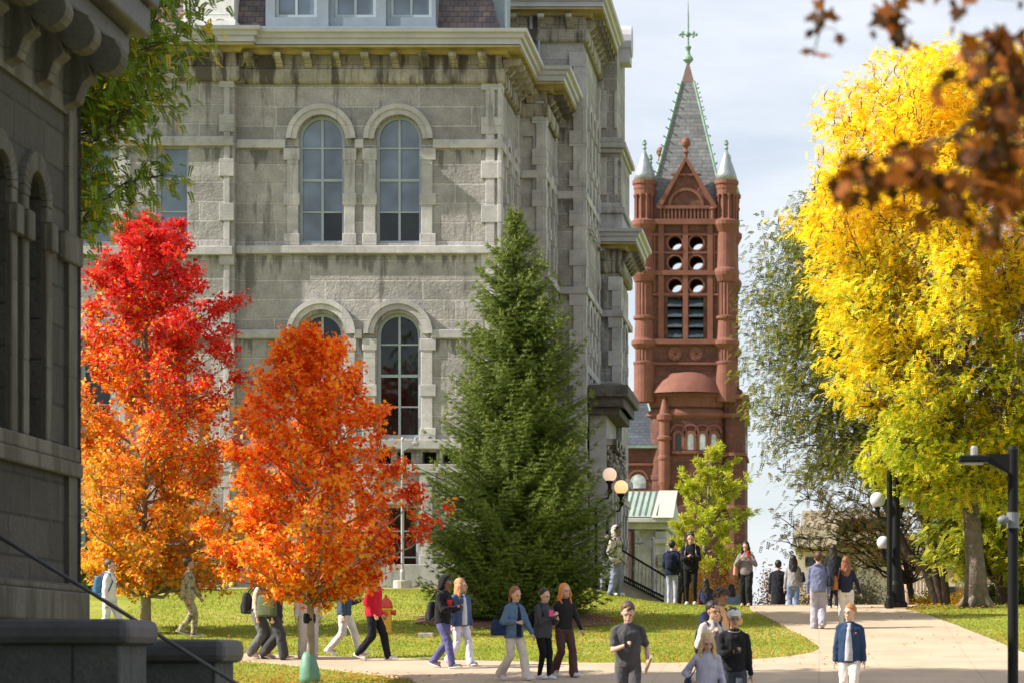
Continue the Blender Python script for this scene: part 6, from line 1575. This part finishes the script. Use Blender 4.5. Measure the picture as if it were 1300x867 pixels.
# --- at the crest
p = person('woman in grey sweater and black trousers holding a red drink at the crest', 947, 762, 78, -8, Y=71.3, H=1.64, legs='stand', top=(.20,.17,.18), kind='hoodie', leg=(.016,.016,.018), fit='wide', shoe=(.55,.30,.12), hair=(.015,.012,.012), hs='long', skin='tan', armL='strap', armR='strap', tilt=.2)
c_ = MB(); c_.lathe([(.03,0),(.038,.12),(.04,.125),(.01,.15)], (.10,-.24,1.36), 12); carried(p, 'drink_cup', 'red drink cup held by the woman in the grey sweater', 'cup', c_, fab((.65,.03,.03), .1), smooth=False)
handbag(p, (.46,.24,.16), 'peach brown bag at the side of the woman with the drink', -1, .34, .34, 1.0, .0, x=.28)
p = person('tall man all in black with grey backpack straps reading his phone', 877, 758, 87, 0, Y=72.5, H=1.88, legs='stand', top=(.010,.010,.012), kind='hoodie', leg=(.009,.009,.010), fit='slim', shoe=(.55,.58,.68), hair=(.018,.012,.01), hs='short', skin='tan', armL='phone', armR='phone', tilt=.3)
phone(p, 'L', 'phone of the tall man all in black'); backpack(p, (.22,.23,.26), 'grey backpack worn by the tall man all in black')
p = person('man in navy jacket and light grey jeans seen from behind', 853, 760, 70, 172, Y=73.5, H=1.66, legs='stand', top=(.012,.018,.045), kind='jacket', leg=(.34,.36,.48), fit='slim', shoe=(.5,.5,.55), hair=(.012,.01,.01), hs='short', build=1.15, armL='pocket', armR='pocket')
backpack(p, (.010,.014,.035), 'dark navy backpack on the man in light grey jeans')
p = person('dark clothed person standing right behind the navy jacket man', 866, 760, 60, 20, Y=76.5, H=1.62, top=(.012,.012,.014), kind='coat', leg=(.012,.012,.014), hair=(.01,.01,.01), hs='short', skin='brown')
p = person('woman with long dark hair and navy top, brown bag at her hip', 896, 760, 50, 176, Y=80.5, H=1.62, zoff=-.25, top=(.025,.03,.06), kind='sweater', leg=(.25,.27,.33), hair=(.02,.013,.01), hs='long')
handbag(p, (.12,.03,.025), 'dark red brown bag of the woman with long dark hair', 1, .36, .28, .95, .1, x=.2)
p = person('woman in long denim blue coat below the woman with the drink', 929, 770, 50, 190, Y=82, H=1.6, zoff=-.2, top=(.12,.19,.27), kind='coat', leg=(.12,.17,.25), hair=(.012,.01,.01), hs='long')
p = person('black coated person seen from behind against the sky', 988, 765, 56, 180, Y=77, H=1.72, zoff=-.25, top=(.014,.015,.022), kind='coat', leg=(.015,.015,.02), hair=(.012,.01,.01), hs='short', build=1.1)
p = person('woman in grey top and blue jeans with black bag, walking away', 1007, 765, 58, 182, Y=76, H=1.70, zoff=-.2, top=(.28,.28,.30), kind='sweater', leg=(.14,.20,.33), fit='regular', hair=(.014,.01,.01), hs='long')
handbag(p, (.012,.012,.015), 'black shoulder bag of the woman in grey top and jeans', -1, .34, .30, 1.15, .06)
p = person('woman with long hair mostly hidden beyond the crest, leftmost low head', 965, 765, 22, 10, Y=90, H=1.6, zoff=-.45, top=(.09,.10,.09), kind='sweater', leg=(.1,.1,.1), hair=(.07,.04,.02), hs='long')
p = person('brown haired person mostly hidden beyond the crest, low rightmost head', 979, 765, 14, 10, Y=94, H=1.55, zoff=-.40, top=(.20,.06,.03), kind='sweater', leg=(.1,.1,.1), hair=(.16,.05,.02), hs='short')
p = person('person in light blue jeans jacket beyond the crest right of the black bag', 1021, 765, 20, 170, Y=88, H=1.6, zoff=-.5, top=(.30,.40,.55), kind='jacket', leg=(.3,.4,.5), hair=(.06,.03,.02), hs='bob')
# --- by the stairs
p = person('person in pale grey hooded jacket and jeans beside the spruce and stairs', 781, 754, 90, 60, Y=74.5, H=1.86, legs='stand', top=(.50,.47,.42), kind='hoodie', hood='up', leg=(.20,.22,.32), fit='wide', shoe=(.6,.6,.65), hair=(.02,.015,.01), hs='short', skin='brown', armL='pocket', armR='pocket', build=1.1)
backpack(p, (.012,.012,.016), 'black backpack on the pale hooded person beside the spruce', 0, 1.05)
p = person('person in pale blue clothes half hidden by the spruce edge', 773, 756, 60, 250, Y=77.5, H=1.62, legs='walk', stride=.2, top=(.36,.42,.55), kind='sweater', leg=(.42,.45,.58), hair=(.05,.03,.02), hs='bob')
